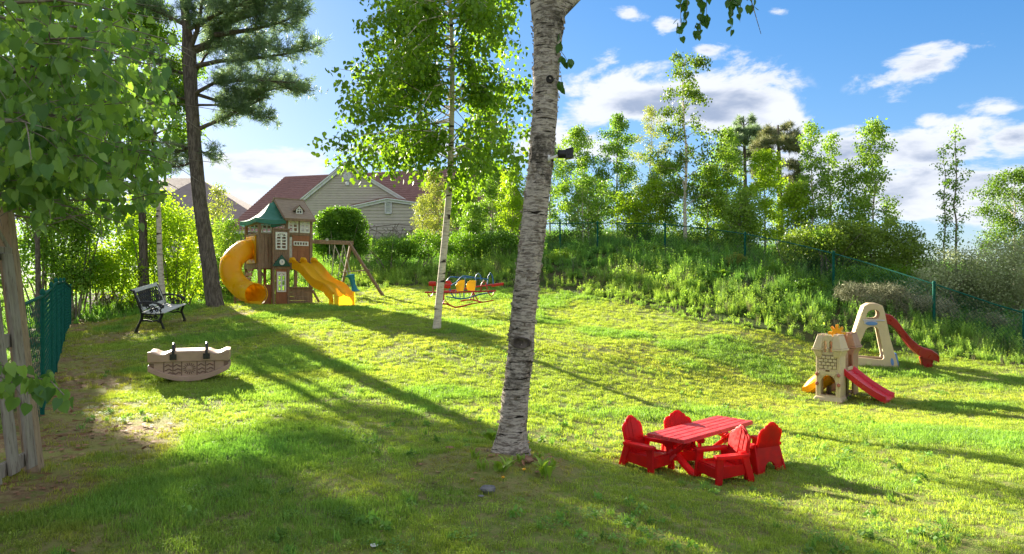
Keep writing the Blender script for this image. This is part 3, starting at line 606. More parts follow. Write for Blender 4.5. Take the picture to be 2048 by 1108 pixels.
# ---- near birch: the big trunk in the middle
BDR = .15
def near_birch():
    rg = rg_(5); D = 5.72; base = G(1022, 926); D = base.y
    t = thing('birch_tree', 'big leaning birch with rough peeling bark in the middle of the lawn', 'tree', base, None)
    rows = [(948, 1012, 74), (928, 1014, 56), (908, 1017, 42), (885, 1021, 34.5), (850, 1025, 29.5), (800, 1030, 27.5), (740, 1037, 26.5), (700, 1042, 26.5), (660, 1044, 26), (600, 1050, 26.5), (550, 1055, 26), (500, 1061, 26), (450, 1067, 26), (400, 1072, 26.5), (350, 1079, 25), (300, 1084, 25.5), (250, 1088, 26), (200, 1091, 26), (150, 1092, 27), (100, 1094, 27.5), (60, 1096, 31), (20, 1097, 36), (-10, 1097, 40)]
    N = 40; secs = []; ys = np.linspace(948, -12, 150); ry = np.array([r[0] for r in rows])[::-1]; rx = np.array([r[1] for r in rows])[::-1]; rr = np.array([r[2] for r in rows])[::-1]
    for y in ys:
        cx = np.interp(y, ry, rx); r = np.interp(y, ry, rr) / F * D * .96; c = W(cx, y, D); s = []
        for j in range(N):
            a = 2 * PI * j / N; z = c.z
            nz = float(vnoise([math.cos(a) * 3 + z * 2.2], [math.sin(a) * 3 - z * 2.2], .55, 3)[0]) - .5; n2 = float(vnoise([a * 6], [z * 34], 1, 9)[0]) - .5; n3 = float(vnoise([math.cos(a) * 2], [z * 10 + math.sin(a) * 2], .5, 15)[0]) - .5
            fl = max(0, (y - 850) / 90) ** 1.5; root = .22 * fl * math.cos(a * 5 + .6)
            q = r * (1 + .10 * nz + .055 * n2 + .07 * n3 + root); s.append(c + Vector((math.cos(a) * q, math.sin(a) * q, 0)))
        secs.append(s)
    tr = MB(); tr.strip(secs, closed=True)
    # continuation above the frame, fork and crown
    fk = W(1097, -10, D); arms = [([fk, fk + Vector((-.18, .1, .9)), fk + Vector((-.5, .2, 2.2)), fk + Vector((-.6, .2, 4.2))], [.15, .12, .09, .02]), ([W(1105, 30, D), W(1150, -10, D + .1), W(1210, -90, D + .2), W(1300, -260, D + .2), W(1380, -420, D + .1)], [.085, .065, .05, .04, .02])]
    arms.append(([W(1300, -260, D + .2), W(1400, -150, D + .1), W(1440, -60, D), W(1450, -10, D)], [.022, .014, .009, .005])); arms.append(([W(1400, -150, D + .1), W(1480, -70, D - .1), W(1505, 10, D - .1), W(1522, 68, D - .1)], [.012, .006, .004, .002]))
    for p, r in arms: tr.tube(p, r, 10)
    tr.build('trunk', MATS['old_birch_bark'], t, smooth=70)
    # peeling flakes of bark standing off the trunk
    V = []; fb = MB()
    for i in range(420):
        y = rg.uniform(40, 915); a = rg.uniform(0, 2 * PI) if rg.uniform() < .5 else rg.choice([0, PI]) + rg.normal() * .5; cx = np.interp(y, ry, rx); r = np.interp(y, ry, rr) / F * D * 1.0; c = W(cx, y, D)
        da = rg.uniform(.08, .3); h = rg.uniform(.008, .028); n = 4; s1 = []; s2 = []
        for k in range(n):
            q = a + da * (k / (n - 1) - .5); lift = 1.01 + rg.uniform(.02, .11) * (k / (n - 1)) ** 2; s1.append(c + Vector((math.cos(q), math.sin(q), 0)) * r * lift); s2.append(s1[-1] + Vector((0, 0, h)))
        fb.strip([s1, s2])
    fb.build('bark_flakes', MATS['flake'], t, kind='stuff')
    # knot with a torn bark lip
    k = MB(); kc = W(1042, 686, D - .117)
    k.strip([[kc + Vector((math.cos(a) * w, -.012 * d, math.sin(a) * h)) for a in np.linspace(0, 2 * PI, 14, endpoint=False)] for w, h, d in ((.085, .05, -1.6), (.075, .045, 1.0), (.055, .033, .2), (.03, .018, -1.0))], closed=True); k.build('knot', MATS['pine_bark'], t, smooth=50)
    for (px, py, w, h) in ((1100, 158, .028, .03), (1096, 55, .04, .035)):
        k = MB(); kc = W(px, py, D - .112); k.strip([[kc + Vector((math.cos(a) * w * s, -.006 * d, math.sin(a) * h * s)) for a in np.linspace(0, 2 * PI, 12, endpoint=False)] for s, d in ((1.2, -1), (1, 1), (.6, 0), (.2, -1))], closed=True); k.build('knot', MATS['black_wood'], t, smooth=50)
    k = MB(); pp = [W(1064 + 2 * math.sin(i), 672 + i * 7, D - .10) for i in range(5)]; k.tube(pp, [.004, .010, .012, .009, .003], 6); k.build('bark_lip', MATS['old_birch_bark'], t, smooth=60)
    # hanging leaves at the top of the picture: each its own part
    T, Fa = HEART; lv = []
    me = bpy.data.meshes.new('leaf'); me.from_pydata([tuple(v) for v in T * np.array([1, 1, 1])], [], [tuple(f) for f in Fa]); me.materials.append(LM['near2']); me.attributes.new('var', 'FLOAT', 'POINT').data.foreach_set('value', np.full(len(T), .3, np.float32))
    tw = MB()
    spr = [((1362, -15), (1358, 78), 12), ((1400, -15), (1398, 68), 16), ((1412, -20), (1412, 50), 8), ((1462, -5), (1460, 62), 10), ((1478, -10), (1480, 45), 7), ((1500, -20), (1505, 22), 7), ((1450, -20), (1470, 6), 6), ((1375, -10), (1372, 40), 7), ((1120, 100), (1138, 128), 9), ((1118, 66), (1124, 96), 4), ((1122, 150), (1120, 175), 4)]
    for (x0, y0), (x1, y1), n in spr:
        a = W(x0, y0, D - .1); b = W(x1, y1, D - .1); tw.tube([a, a.lerp(b, .5) + Vector((.006, 0, 0)), b], [.003, .0022, .001], 4)
        for i in range(n):
            p = a.lerp(b, rg.uniform(.08, 1)) + Vector((rg.normal() * .018, rg.normal() * .03, rg.normal() * .01)); lv.append((p, rg.uniform(.05, .072)))
    tw.build('twig', MATS['thin_bark'], t, kind='stuff')
    for p, s in lv:
        o = bpy.data.objects.new('leaf', me); col.objects.link(o); o.parent = t; o.location = p - base; d = Vector((rg.normal() * .35, rg.normal() * .35, -1)).normalized(); o.rotation_mode = 'QUATERNION'; o.rotation_quaternion = d.to_track_quat('Y', 'Z') @ Matrix.Rotation(rg.uniform(0, 6.3), 4, 'Y').to_quaternion(); o.scale = (s, s, s)
    # leafy crown above the frame (it throws the dappled shade on the right)
    C = []; cb = MB()
    for i in range(46):
        a = i * 2.4; u = rg.uniform(.1, 1); q = fk + Vector((-.4 * u, .1, .6 + 4.2 * u)); L = rg.uniform(.8, 1.9) * (1.2 - .7 * u); e = q + Vector((math.cos(a) * L, math.sin(a) * L, .3)); cb.tube([q, e], [.02, .004], 4)
        for z in (.4, .6, .8, 1): C.append(tuple(q.lerp(e, z)))
    C = np.array(C); n = 9000; pos = C[rg.integers(0, len(C), n)] + rg.normal(size=(n, 3)) * .2; V, Fc, kk = leaves(pos[pos[:, 2] > 3.95], .07, rg, RHOMB, .6); cb.build('limbs', MATS['thin_bark'], t)
    array_mesh('crown', V, Fc, LM['birch'], t, var=np.repeat(rg.uniform(size=len(V) // kk), kk))
    return base, D
LM['near2'] = leafmat('hanging_leaf', (.05, .13, .02), (.09, .20, .03), .3, (1.2, 1.2, .5), rough=.45)
surf('flake', (.50, .43, .36), (.20, .16, .12), 14, .8, trans=.15)
surf('black_wood', (.012, .011, .010), (.03, .026, .022), 30, .8, .6, 60)
BB, BD = near_birch()
# ---- second birch
def second_birch():
    rg = rg_(6); base = G(873, 657); D = base.y; t = thing('birch_tree', 'slender white birch leaning right with a broad leafy crown behind the seesaw frame', 'tree', base)
    t['label'] = 'slender white birch with broad leafy crown in front of the airplane seesaw'
    rows = [(662, 873, 12), (640, 875, 10), (560, 882, 9.5), (480, 890, 9), (400, 897, 8.5), (330, 901, 8), (260, 903, 7.2), (200, 904, 6.5), (120, 905, 6), (60, 903, 5), (0, 900, 4.5), (-100, 895, 4), (-220, 890, 3), (-330, 885, 1.5)]
    tr = MB(); tr.tube([W(x, y, D) for y, x, r in rows], [r * .76 / F * D for y, x, r in rows], 14)
    P = [W(x, y, D) for y, x, r in rows[5:]]; C = []; wt = []
    ends = []
    for i in range(150):
        k = rg.uniform(0, len(P) - 1.01); a = int(k); q = P[a].lerp(P[a + 1], k - a); pyq = 570 - (q.z - ZC) * F / D
        side = rg.choice([-1, 1]); v = np.clip((pyq + 330) / 660, 0, 1); Lx = (rg.uniform(.3, 1.0) * (60 + 215 * v ** .8)) * (1 if side < 0 else .72); Ly = rg.uniform(-130, 120) * (.4 + .6 * v)
        e = W(904 + side * Lx, pyq + Ly + Lx * .12, D + rg.normal() * 1.3)
        ey = 570 - (e.z - ZC) * F / e.y
        if ey > 318: e.z += (ey - 318) / F * D
        m = q.lerp(e, .5) + Vector((0, 0, .25)); tr.tube([q, m, e], [.016, .010, .003], 5)
        for z in np.linspace(.3, 1, 7):
            c = q.lerp(m, z * 2) if z < .5 else m.lerp(e, z * 2 - 1); C.append(tuple(c)); wt.append(.5 + z)
            if rg.uniform() < .5:
                dn = c + Vector((rg.normal() * .12, rg.normal() * .12, -rg.uniform(.15, .45))); tr.tube([c, dn], [.003, .001], 3, cap=False)
                for q2 in (.4, .7, 1): C.append(tuple(c.lerp(dn, q2))); wt.append(.8)
    # lower skirt hanging to y~330-440 right of the trunk
    for (x, y) in ((765, 300), (800, 315), (715, 255), (690, 200), (860, 330), (905, 360), (930, 350), (960, 370), (925, 400), (985, 330), (1010, 300), (1025, 280), (950, 300), (900, 420), (870, 300), (830, 300), (735, 285)):
        q = W(904, y - 90, D); e = W(x, y, D + rg.normal() * .6); tr.tube([q, q.lerp(e, .6) + Vector((0, 0, .2)), e], [.010, .007, .002], 4)
        for z in (.6, .75, .9, 1): C.append(tuple(q.lerp(e, z))); wt.append(2.2)
    tr.build('trunk', MATS['birch_bark'], t, smooth=60)
    C = np.array(C); wt = np.array(wt) * np.clip(rg.normal(1, .55, len(C)), .1, 3); n = 27000; idx = rg.choice(len(C), n, p=wt / wt.sum()); pos = C[idx] + rg.normal(size=(n, 3)) * .085; pos[:, 2] -= np.abs(rg.normal(size=n)) * .07
    V, Fc, kk = leaves(pos, .10 * rg.uniform(.65, 1.2, n), rg, RHOMB2, 1.0, .7); cv = rg.uniform(size=len(C))[idx]
    array_mesh('crown', V, Fc, LM['birch'], t, var=np.repeat(np.clip(cv * .5 + rg.uniform(0, .5, n), 0, 1), kk))
RHOMB2 = (np.array([(0, 0, 0), (.30, .2, .06), (.36, .48, .06), (0, 1, -.05), (-.36, .48, .06), (-.30, .2, .06)]), np.array([(0, 1, 2), (0, 2, 3), (0, 3, 4), (0, 4, 5)]))
second_birch()
# ---- pine by the bench
def pine(name, label, rows, D, limbs, seed, base, lm='pine', rough_top=None, per=26, nlen=.15):
    rg = rg_(seed); t = thing(name, label, 'tree', base); tr = MB(); tr.tube([W(x, y, D) for y, x, r in rows], [r / F * D for y, x, r in rows], 14); T = []
    for L in limbs:
        pts, r0, spread = L[0], L[1], L[2]; dd = L[3] if len(L) > 3 else 0
        p = [W(x, y, D + dd * i / (len(pts) - 1)) for i, (x, y) in enumerate(pts)]; k = len(p); tr.tube(p, [r0 / F * D * (1 - .85 * i / (k - 1)) + .004 for i in range(k)], 6)
        seg = sum((p[i + 1] - p[i]).length for i in range(k - 1)); ns = max(5, int(seg * 24))
        for j in range(ns):
            u = .22 + .78 * (j + rg.uniform()) / ns; f = u * (k - 1); a = min(int(f), k - 2); q = p[a].lerp(p[a + 1], f - a); d = (p[a + 1] - p[a]).normalized()
            s = Vector((-d.y, d.x, 0)); s = s if s.length > .1 else Vector((1, 0, 0)); s.normalize(); v = (d * rg.uniform(.1, .9) + s * rg.choice([-1, 1]) * rg.uniform(.2, 1) + Vector((0, 0, rg.uniform(-.3, .55)))).normalized()
            l = spread / F * D * rg.uniform(.35, 1.1) * (1.15 - .5 * u); e = q + v * l; tr.tube([q, e], [.012, .003], 4, cap=False)
            m = max(4, int(l * 14))
            for z in range(m):
                w = .25 + .75 * (z + rg.uniform()) / m; c = q.lerp(e, w); g = (v + Vector(tuple(rg.normal(size=3) * .7)) + Vector((0, 0, .25))).normalized(); c2 = c + g * rg.uniform(.04, .18); T.append((tuple(c2), tuple(g)))
    tr.build('trunk', MATS['pine_bark'], t, smooth=60)
    T = np.array(T); c = np.repeat(T[:, 0], per, 0); g = np.repeat(T[:, 1], per, 0); n = len(c); d = g * .7 + rg.normal(size=(n, 3)) * .6; d /= np.linalg.norm(d, axis=1)[:, None]
    r = rg.normal(size=(n, 3)); z = np.cross(d, r); z /= np.linalg.norm(z, axis=1)[:, None]; R = np.stack([np.cross(d, z), d, z], 2)
    T2 = (NEEDLE[0] * np.array([4.2, 1, 1]), NEEDLE[1]); V, Fc, kk = leaves(c + rg.normal(size=(n, 3)) * .03, nlen * rg.uniform(.6, 1.2, n), rg, T2, R=R)
    cv = np.repeat(rg.uniform(size=len(T)), per); array_mesh('crown', V, Fc, LM[lm], t, var=np.repeat(np.clip(cv * .6 + rg.uniform(0, .4, n), 0, 1), kk))
    return t
pb = G(430, 612)
pine('pine_tree', 'tall dark pine with bare lower trunk beside the black bench', [(618, 431, 19), (604, 429, 17), (570, 424, 15.5), (500, 414, 14.5), (400, 399, 13.5), (300, 390, 13), (200, 383, 12.5), (110, 378, 14), (60, 374, 9), (0, 368, 8), (-120, 362, 6), (-200, 360, 4), (-260, 362, 2)], pb.y,
     [([(388, 262), (420, 248), (455, 232), (490, 215), (530, 195)], 4.5, 52), ([(380, 135), (440, 122), (500, 118), (570, 108), (625, 96)], 5, 55), ([(375, 105), (410, 92), (430, 70), (470, 40), (520, 5)], 9, 70, .8), ([(376, 108), (395, 60), (405, 0), (410, -80)], 6, 75, -.5),
      ([(382, 185), (430, 200), (490, 192), (560, 175), (612, 180)], 4, 50, .5), ([(384, 190), (430, 165), (500, 160), (590, 165)], 4, 55, -.6), ([(430, 70), (500, 60), (560, 45), (600, 28)], 5, 60), ([(470, 40), (540, 20), (590, 12)], 4, 55, .6),
      ([(376, 60), (430, 30), (480, 10), (520, -30)], 4, 80, -1), ([(370, 0), (430, -20), (520, -45), (585, -60)], 5, 75), ([(372, 50), (330, 30), (280, 10)], 5, 70), ([(368, -60), (450, -100), (540, -120)], 5, 85), ([(366, -100), (300, -130), (220, -140)], 5, 80), ([(364, -180), (430, -200), (500, -210)], 5, 70), ([(380, 150), (340, 140), (300, 120)], 4, 50), ([(385, 200), (350, 195), (320, 200)], 3, 45), ([(392, 300), (410, 305), (432, 312)], 2, 34), ([(390, 290), (365, 300), (340, 310)], 3, 40, .4), ([(392, 320), (370, 330), (345, 335)], 3, 34), ([(380, 165), (420, 95), (480, 85), (540, 88)], 3, 50, 1), ([(385, 210), (440, 210), (500, 225), (540, 235)], 2.5, 34, -.3),
      ([(366, -60), (380, -100), (430, -140)], 3, 70, 2), ([(366, -160), (360, -200), (330, -260)], 3, 70, -2)], 31, pb, per=17)
# ---- left: wooded edge behind the bench, lime-green shrubs, thin trunks, and tall trees that shade the near lawn
def left_side():
    shrub('shrub', 'sunlit lime-green shrub mass directly behind the black bench', 'shrub', px_lobes(19.5, [(215, 470, 75, 70), (300, 440, 55, 75), (350, 480, 60, 80), (260, 545, 85, 60), (370, 560, 45, 50), (190, 540, 60, 45)]), 26000, .075, 'lime', 41, base=G(290, 618))
    shrub('shrub', 'darker green shrub tangle at the far end of the left chain fence', 'shrub', px_lobes(18.5, [(120, 470, 60, 75), (170, 430, 55, 60), (150, 540, 55, 50), (90, 420, 50, 60), (70, 520, 50, 60)]), 17000, .08, 'mid', 42, base=G(140, 640))
    shrub('shrub', 'loose green shrub between the pine trunk and the yellow tube slide', 'shrub', px_lobes(23.5, [(420, 500, 42, 60), (395, 560, 40, 45), (455, 560, 50, 45), (460, 470, 25, 35), (500, 590, 60, 25)]), 15000, .07, 'sap', 43, base=W(430, 600, 23.5))
    make_tree('sapling', 'small pale yellow-green sapling in front of the brown roof right of the pine', 'tree', W(436, 560, 26), 3.6, rad=.85, nl=3500, leaf=.07, lm='yel', seed=44, limbs=18, crown0=.15)
    make_tree('tree', 'dark-trunked tree standing behind the bench in the shrubs, left of the pale trunk', 'tree', G(290, 622), 9, lean=(-.4, 0), trunk_r=.14, rad=2.8, crown0=.42, nl=14000, leaf=.09, lm='mid', bm='pine_bark', seed=45, limbs=20)
    make_tree('birch_tree', 'thin grey-white trunked birch in the shrubs between bench and pine', 'tree', G(325, 620), 8, lean=(-.45, 0), trunk_r=.09, rad=2.2, crown0=.5, nl=11000, leaf=.08, lm='birch', bm='birch_bark', seed=46, limbs=18)
    for i, (x, y, h, r, lb) in enumerate([(-13.2, 17.5, 6.6, 2.3, 'broad tree crowding the far end of the left chain fence'), (-9.9, 10.8, 3.4, 1.2, 'young tree leaning over the middle of the left chain fence'), (-12.0, 17.3, 9.3, 3.0, 'tall bushy tree behind the left chain fence, mostly under the overhanging leaves')]):
        make_tree('tree', lb, 'tree', (x, y, gz(x, y)), h, trunk_r=.07, bm='pine_bark', rad=r, crown0=.18 if h < 6 else .46, nl=9000 if h < 6 else 24000, leaf=.10, lm='mid', seed=60 + i, limbs=30, droop=.6)
    shrub('shrub', 'leafy undergrowth just behind the green chain fence near the wooden fence', 'shrub', [((-7.2, 8.0, .9), 1.0, 1.2, .9), ((-8.9, 9.8, 1.2), 1.1, 1.2, 1.1), ((-10.8, 12.2, 1.3), 1.3, 1.4, 1.2), ((-6.3, 6.4, .5), .6, .7, .5)], 14000, .085, 'mid', 47)
    shrub('flowering_shrub', 'low shrub with pale lilac blossom beyond the end of the left chain fence', 'shrub', px_lobes(20, [(215, 597, 45, 14), (245, 600, 30, 12)]), 2600, .05, 'lilac', 48, base=G(220, 625), stems=False)
LM['lilac'] = leafmat('lilac_blossom', (.10, .16, .05), (.55, .42, .60), .3, (1, 1, 1))
left_side()
# ---- copse beyond the right fence
def copse():
    k = 0
    def T(px, top, base, D, w, label, **a):
        nonlocal k; k += 1; top -= 8; b = W(px, base, D); b.z = min(b.z, gz(b.x, b.y)) if abs(b.z - gz(b.x, b.y)) < 2.5 else b.z; b.z = gz(b.x, b.y); H = (570 - top) / F * D + ZC - b.z
        kw = dict(clump=.145, rad=w / F * D * .66, seed=100 + k, nl=6500, leaf=.088, lm='sap', limbs=38, crown0=.16, trunk_r=.05); kw.update(a)
        kw['nl'] = int(kw['nl'] * 1.0 * (1.15 if ('bushy' in label or 'low' in label or 'half hidden' in label) else 1.15 if px < 1950 else 1.6)); make_tree(kw.pop('name', 'tree'), label, 'tree', b, H, **kw)
    T(1155, 262, 470, 32, 110, 'rounded bright green tree immediately right of the near birch trunk', nl=9000)
    T(1100, 300, 470, 34, 110, 'green tree half hidden behind the near birch trunk', nl=7000, lm='mid')
    T(1235, 238, 470, 31, 95, 'pointed green tree right of the rounded one, behind the fence corner', nl=9500, lm='mid')
    T(1300, 222, 470, 36, 120, 'pale hazy-leaved tree behind the pointed green tree', nl=7000, lm='yel', leaf=.07, limbs=26)
    T(1370, 118, 490, 28, 150, 'tallest birch of the copse with open leafy top and white trunk', name='birch_tree', nl=6500, leaf=.10, lm='birch2', bm='birch_bark', trunk_r=.085, limbs=30, crown0=.22, clump=.13, droop=.9, prof=lambda u: .95 - .55 * u if u > .1 else .7)
    T(1330, 330, 490, 29.5, 110, 'bushy green tree at the foot of the tallest birch, on its left', nl=8500, lm='sap')
    T(1415, 340, 495, 29, 110, 'bushy green tree at the foot of the tallest birch, on its right', nl=8500)
    T(1455, 265, 495, 29, 95, 'slim light-green tree left of the distant pines', nl=7500)
    T(1530, 310, 500, 28, 120, 'light-green tree in front of the rust-tinged pine', nl=8500, lm='lime')
    T(1590, 380, 510, 26, 90, 'low yellow-green tree between rust-tinged pine and twin-topped birch', nl=6000, lm='lime')
    T(1625, 250, 520, 26, 75, 'twin-topped young birch with pale trunk left of the steeple-shaped one', name='birch_tree', nl=4200, bm='birch_bark', limbs=26, lm='sap', leaf=.09)
    T(1660, 275, 520, 26.2, 60, 'short twin stem of young birch next to the twin-topped one', name='birch_tree', nl=3000, bm='birch_bark', limbs=22, lm='sap', leaf=.09)
    T(1748, 250, 520, 25, 105, 'steeple-shaped young birch standing above the spreading yew', name='birch_tree', nl=6500, bm='birch_bark', limbs=34, lm='sap', leaf=.09)
    T(1700, 330, 520, 25.5, 70, 'short birch between the two taller young birches', name='birch_tree', nl=3500, bm='birch_bark', lm='sap', leaf=.09)
    T(1912, 255, 500, 22, 70, 'slender sparse tree with bare lower stem alone against the clouds', nl=900, leaf=.08, lm='mid', bm='thin_bark', limbs=24, crown0=.3, trunk_r=.045, clump=.09, up=1.1)
    T(1888, 300, 500, 22.2, 60, 'thin second tree close left of the slender sparse tree', nl=600, leaf=.08, lm='mid', bm='thin_bark', limbs=18, crown0=.32, trunk_r=.035, clump=.09, up=1.1)
    T(2030, 355, 560, 27, 130, 'round willow-green tree at the right edge of the picture', nl=13000, leaf=.08, lm='hedge2', limbs=40, crown0=.1, prof=lambda u: math.sqrt(max(.02, 1 - (u * 1.5 - .5) ** 2)))
    T(2120, 330, 560, 30, 150, 'big willow-green tree cut off by the right edge behind the round one', nl=9000, leaf=.09, lm='hedge2', limbs=40, crown0=.1)
    # left part of the copse, between house and near birch
    T(868, 345, 490, 34, 70, 'airy yellow-green tree at the right end of the beige wall', nl=5200, lm='yel', leaf=.08, limbs=26)
    T(845, 400, 490, 33, 60, 'small yellow-green tree against the beige wall', nl=1800, lm='yel', leaf=.08)
    T(925, 360, 500, 32, 90, 'light-green tree right of the slender birch trunk', nl=6500, lm='sap')
    T(985, 330, 500, 33, 100, 'green tree between the slender birch and the near birch', nl=7500, lm='mid')
    T(1025, 345, 500, 31, 80, 'bright green tree touching the left side of the near birch', nl=6000, lm='lime')
    T(945, 420, 505, 28, 80, 'low tangled green tree with thin white stem above the weeds', name='birch_tree', nl=5000, lm='mid', bm='birch_bark')
    T(1180, 350, 500, 28.5, 90, 'green tree with thin white stems just behind the fence', name='birch_tree', nl=6500, lm='mid', bm='birch_bark', stems=3, spread=.5, trunk_r=.035)
    T(1270, 370, 500, 28.5, 100, 'leafy tree low behind the fence between first and second post', nl=7500, lm='lime', stems=2, spread=.4)
    T(1480, 390, 505, 26.5, 100, 'leafy tree low behind the third fence post', nl=6500, lm='sap', stems=2, spread=.4)
LM['birch2'] = leafmat('copse_birch_leaf', (.06, .13, .015), (.20, .32, .03), .42, (1.3, 1.2, .5)); LM['hedge2'] = leafmat('willow_leaf', (.07, .16, .015), (.18, .30, .035), .4, (1.25, 1.2, .5))
copse()
for i, (x, y, a, b, lb, m) in enumerate(((1290, 500, 45, 14, 'low round bright bush on the bank under the second fence post', 'sap'), (1385, 512, 40, 14, 'low dark bush on the bank between second and third fence posts', 'hedge'), (1545, 545, 45, 17, 'low mid-green bush on the bank right of the third fence post', 'mid'), (1235, 520, 30, 12, 'small dark bush on the bank near the first fence post', 'dark'), (1610, 575, 40, 15, 'low dark bush on the bank left of the fourth fence post', 'hedge'), (1130, 512, 40, 14, 'small bright bush right beside the near birch trunk', 'sap'), (1470, 520, 30, 12, 'tuft-like yellow-green bush beside the third fence post', 'yel'))):
    q = G(x, y + b * .7, 14); shrub('bush', lb, 'bush', px_lobes(q.y, [(x, y, a * .6, b * 1.1), (x - a * .5, y + 3, a * .5, b * .8), (x + a * .5, y + 2, a * .5, b * .9)]), 2600, .06, m, 300 + i, stems=False, base=q)
# distant pines
pine('pine_tree', 'distant dark pine with pointed top above the copse', [(500, 1492, 5), (400, 1491, 4), (300, 1489, 3), (232, 1487, 1)], 46, [([(1490, y), (1490 + s * w * .5, y - 5), (1490 + s * w, y - 12 + (s > 0) * 6)], 1.2, 17, dd) for y, w, s, dd in
     [(250, 12, 1, 0), (255, 14, -1, 0), (268, 22, 1, 1), (275, 24, -1, -1), (285, 34, 1, 0), (295, 32, -1, 0), (300, 38, 1, 1), (310, 34, -1, 1), (322, 40, 1, 0), (330, 36, -1, 0), (345, 42, 1, -1), (350, 38, -1, 1), (270, 16, 1, -2), (290, 20, -1, -2), (315, 25, 1, 2)]], 32, W(1492, 500, 46), per=12, nlen=.3)
pine('pine_tree', 'distant pine with rust-coloured top and drooping lower branches', [(500, 1562, 6), (400, 1560, 5), (320, 1558, 4), (250, 1556, 1.5)], 42, [([(1557, y), (1557 + s * w * .5, y - 4), (1557 + s * w, y - 8 + d)], 1.6, 20, dd) for y, w, s, d, dd in
     [(262, 20, 1, 0, 0), (268, 26, -1, 8, 0), (280, 32, 1, 0, 1), (288, 42, -1, 10, -1), (300, 36, 1, 8, 0), (305, 40, -1, 10, 1), (335, 38, 1, 12, 0), (345, 44, -1, 10, 0), (362, 50, 1, 10, 1), (370, 40, -1, 10, -1), (385, 48, 1, 10, 0), (290, 25, 1, 0, -2), (275, 20, -1, 0, 2), (400, 40, 1, 10, 0)]], 33, W(1562, 500, 42), lm='rust', per=12, nlen=.3)
# ---- shrubs near the right fence and the house
shrub('yew_shrub', 'spreading dark green yew behind the fence under the steeple-shaped birch', 'shrub', px_lobes(22, [(1660, 490, 85, 45), (1760, 500, 90, 55), (1600, 500, 50, 40), (1830, 520, 50, 45), (1700, 470, 60, 30), (1790, 470, 45, 30), (1740, 545, 90, 30)]), 34000, .07, 'dark', 71)
shrub('shrub', 'yellow-green bush tips in front of the yew, by the fourth fence post', 'shrub', px_lobes(20.5, [(1720, 555, 60, 26), (1790, 560, 55, 28), (1650, 480, 35, 22, 1)]), 7000, .07, 'hedge', 72)
shrub('shrub', 'large silvery grey-green bush behind the fence at the right edge', 'shrub', px_lobes(19, [(1915, 545, 70, 52), (1980, 545, 80, 75), (2060, 560, 90, 80), (1870, 565, 45, 38), (2010, 610, 90, 50)]), 30000, .055, 'grey', 73)
shrub('brushwood', 'heap of dry grey-brown twiggy brush below the fence behind the slide', 'shrub', px_lobes(17.6, [(1740, 592, 55, 26), (1800, 605, 60, 30), (1860, 620, 55, 28), (1960, 655, 60, 30), (1700, 580, 30, 16)]), 13000, .16, 'brush', 74, shape=(NEEDLE[0] * np.array([4, 1, 1]), NEEDLE[1]), stems=False)
shrub('round_hedge', 'rounded clipped dark green evergreen beside the play tower roof', 'shrub', px_lobes(31, [(680, 443, 46, 30), (652, 452, 30, 26), (706, 450, 30, 28), (668, 430, 26, 16), (695, 428, 24, 14), (680, 480, 50, 26), (655, 490, 34, 22), (712, 488, 30, 22)]), 30000, .085, 'hedge', 75, base=W(680, 505, 31), shell=.5)
shrub('shrub', 'dark shrubs at the foot of the copse behind the first fence post', 'shrub', px_lobes(29, [(1150, 480, 60, 22), (1250, 485, 60, 25), (1350, 485, 60, 25), (1440, 490, 60, 25)]), 15000, .075, 'dark', 76)
shrub('shrub', 'dark green undergrowth on the bank between slender birch and copse', 'shrub', px_lobes(27, [(850, 490, 50, 25), (930, 490, 50, 28), (1000, 490, 50, 30), (780, 500, 45, 20)]), 14000, .08, 'hedge', 77)
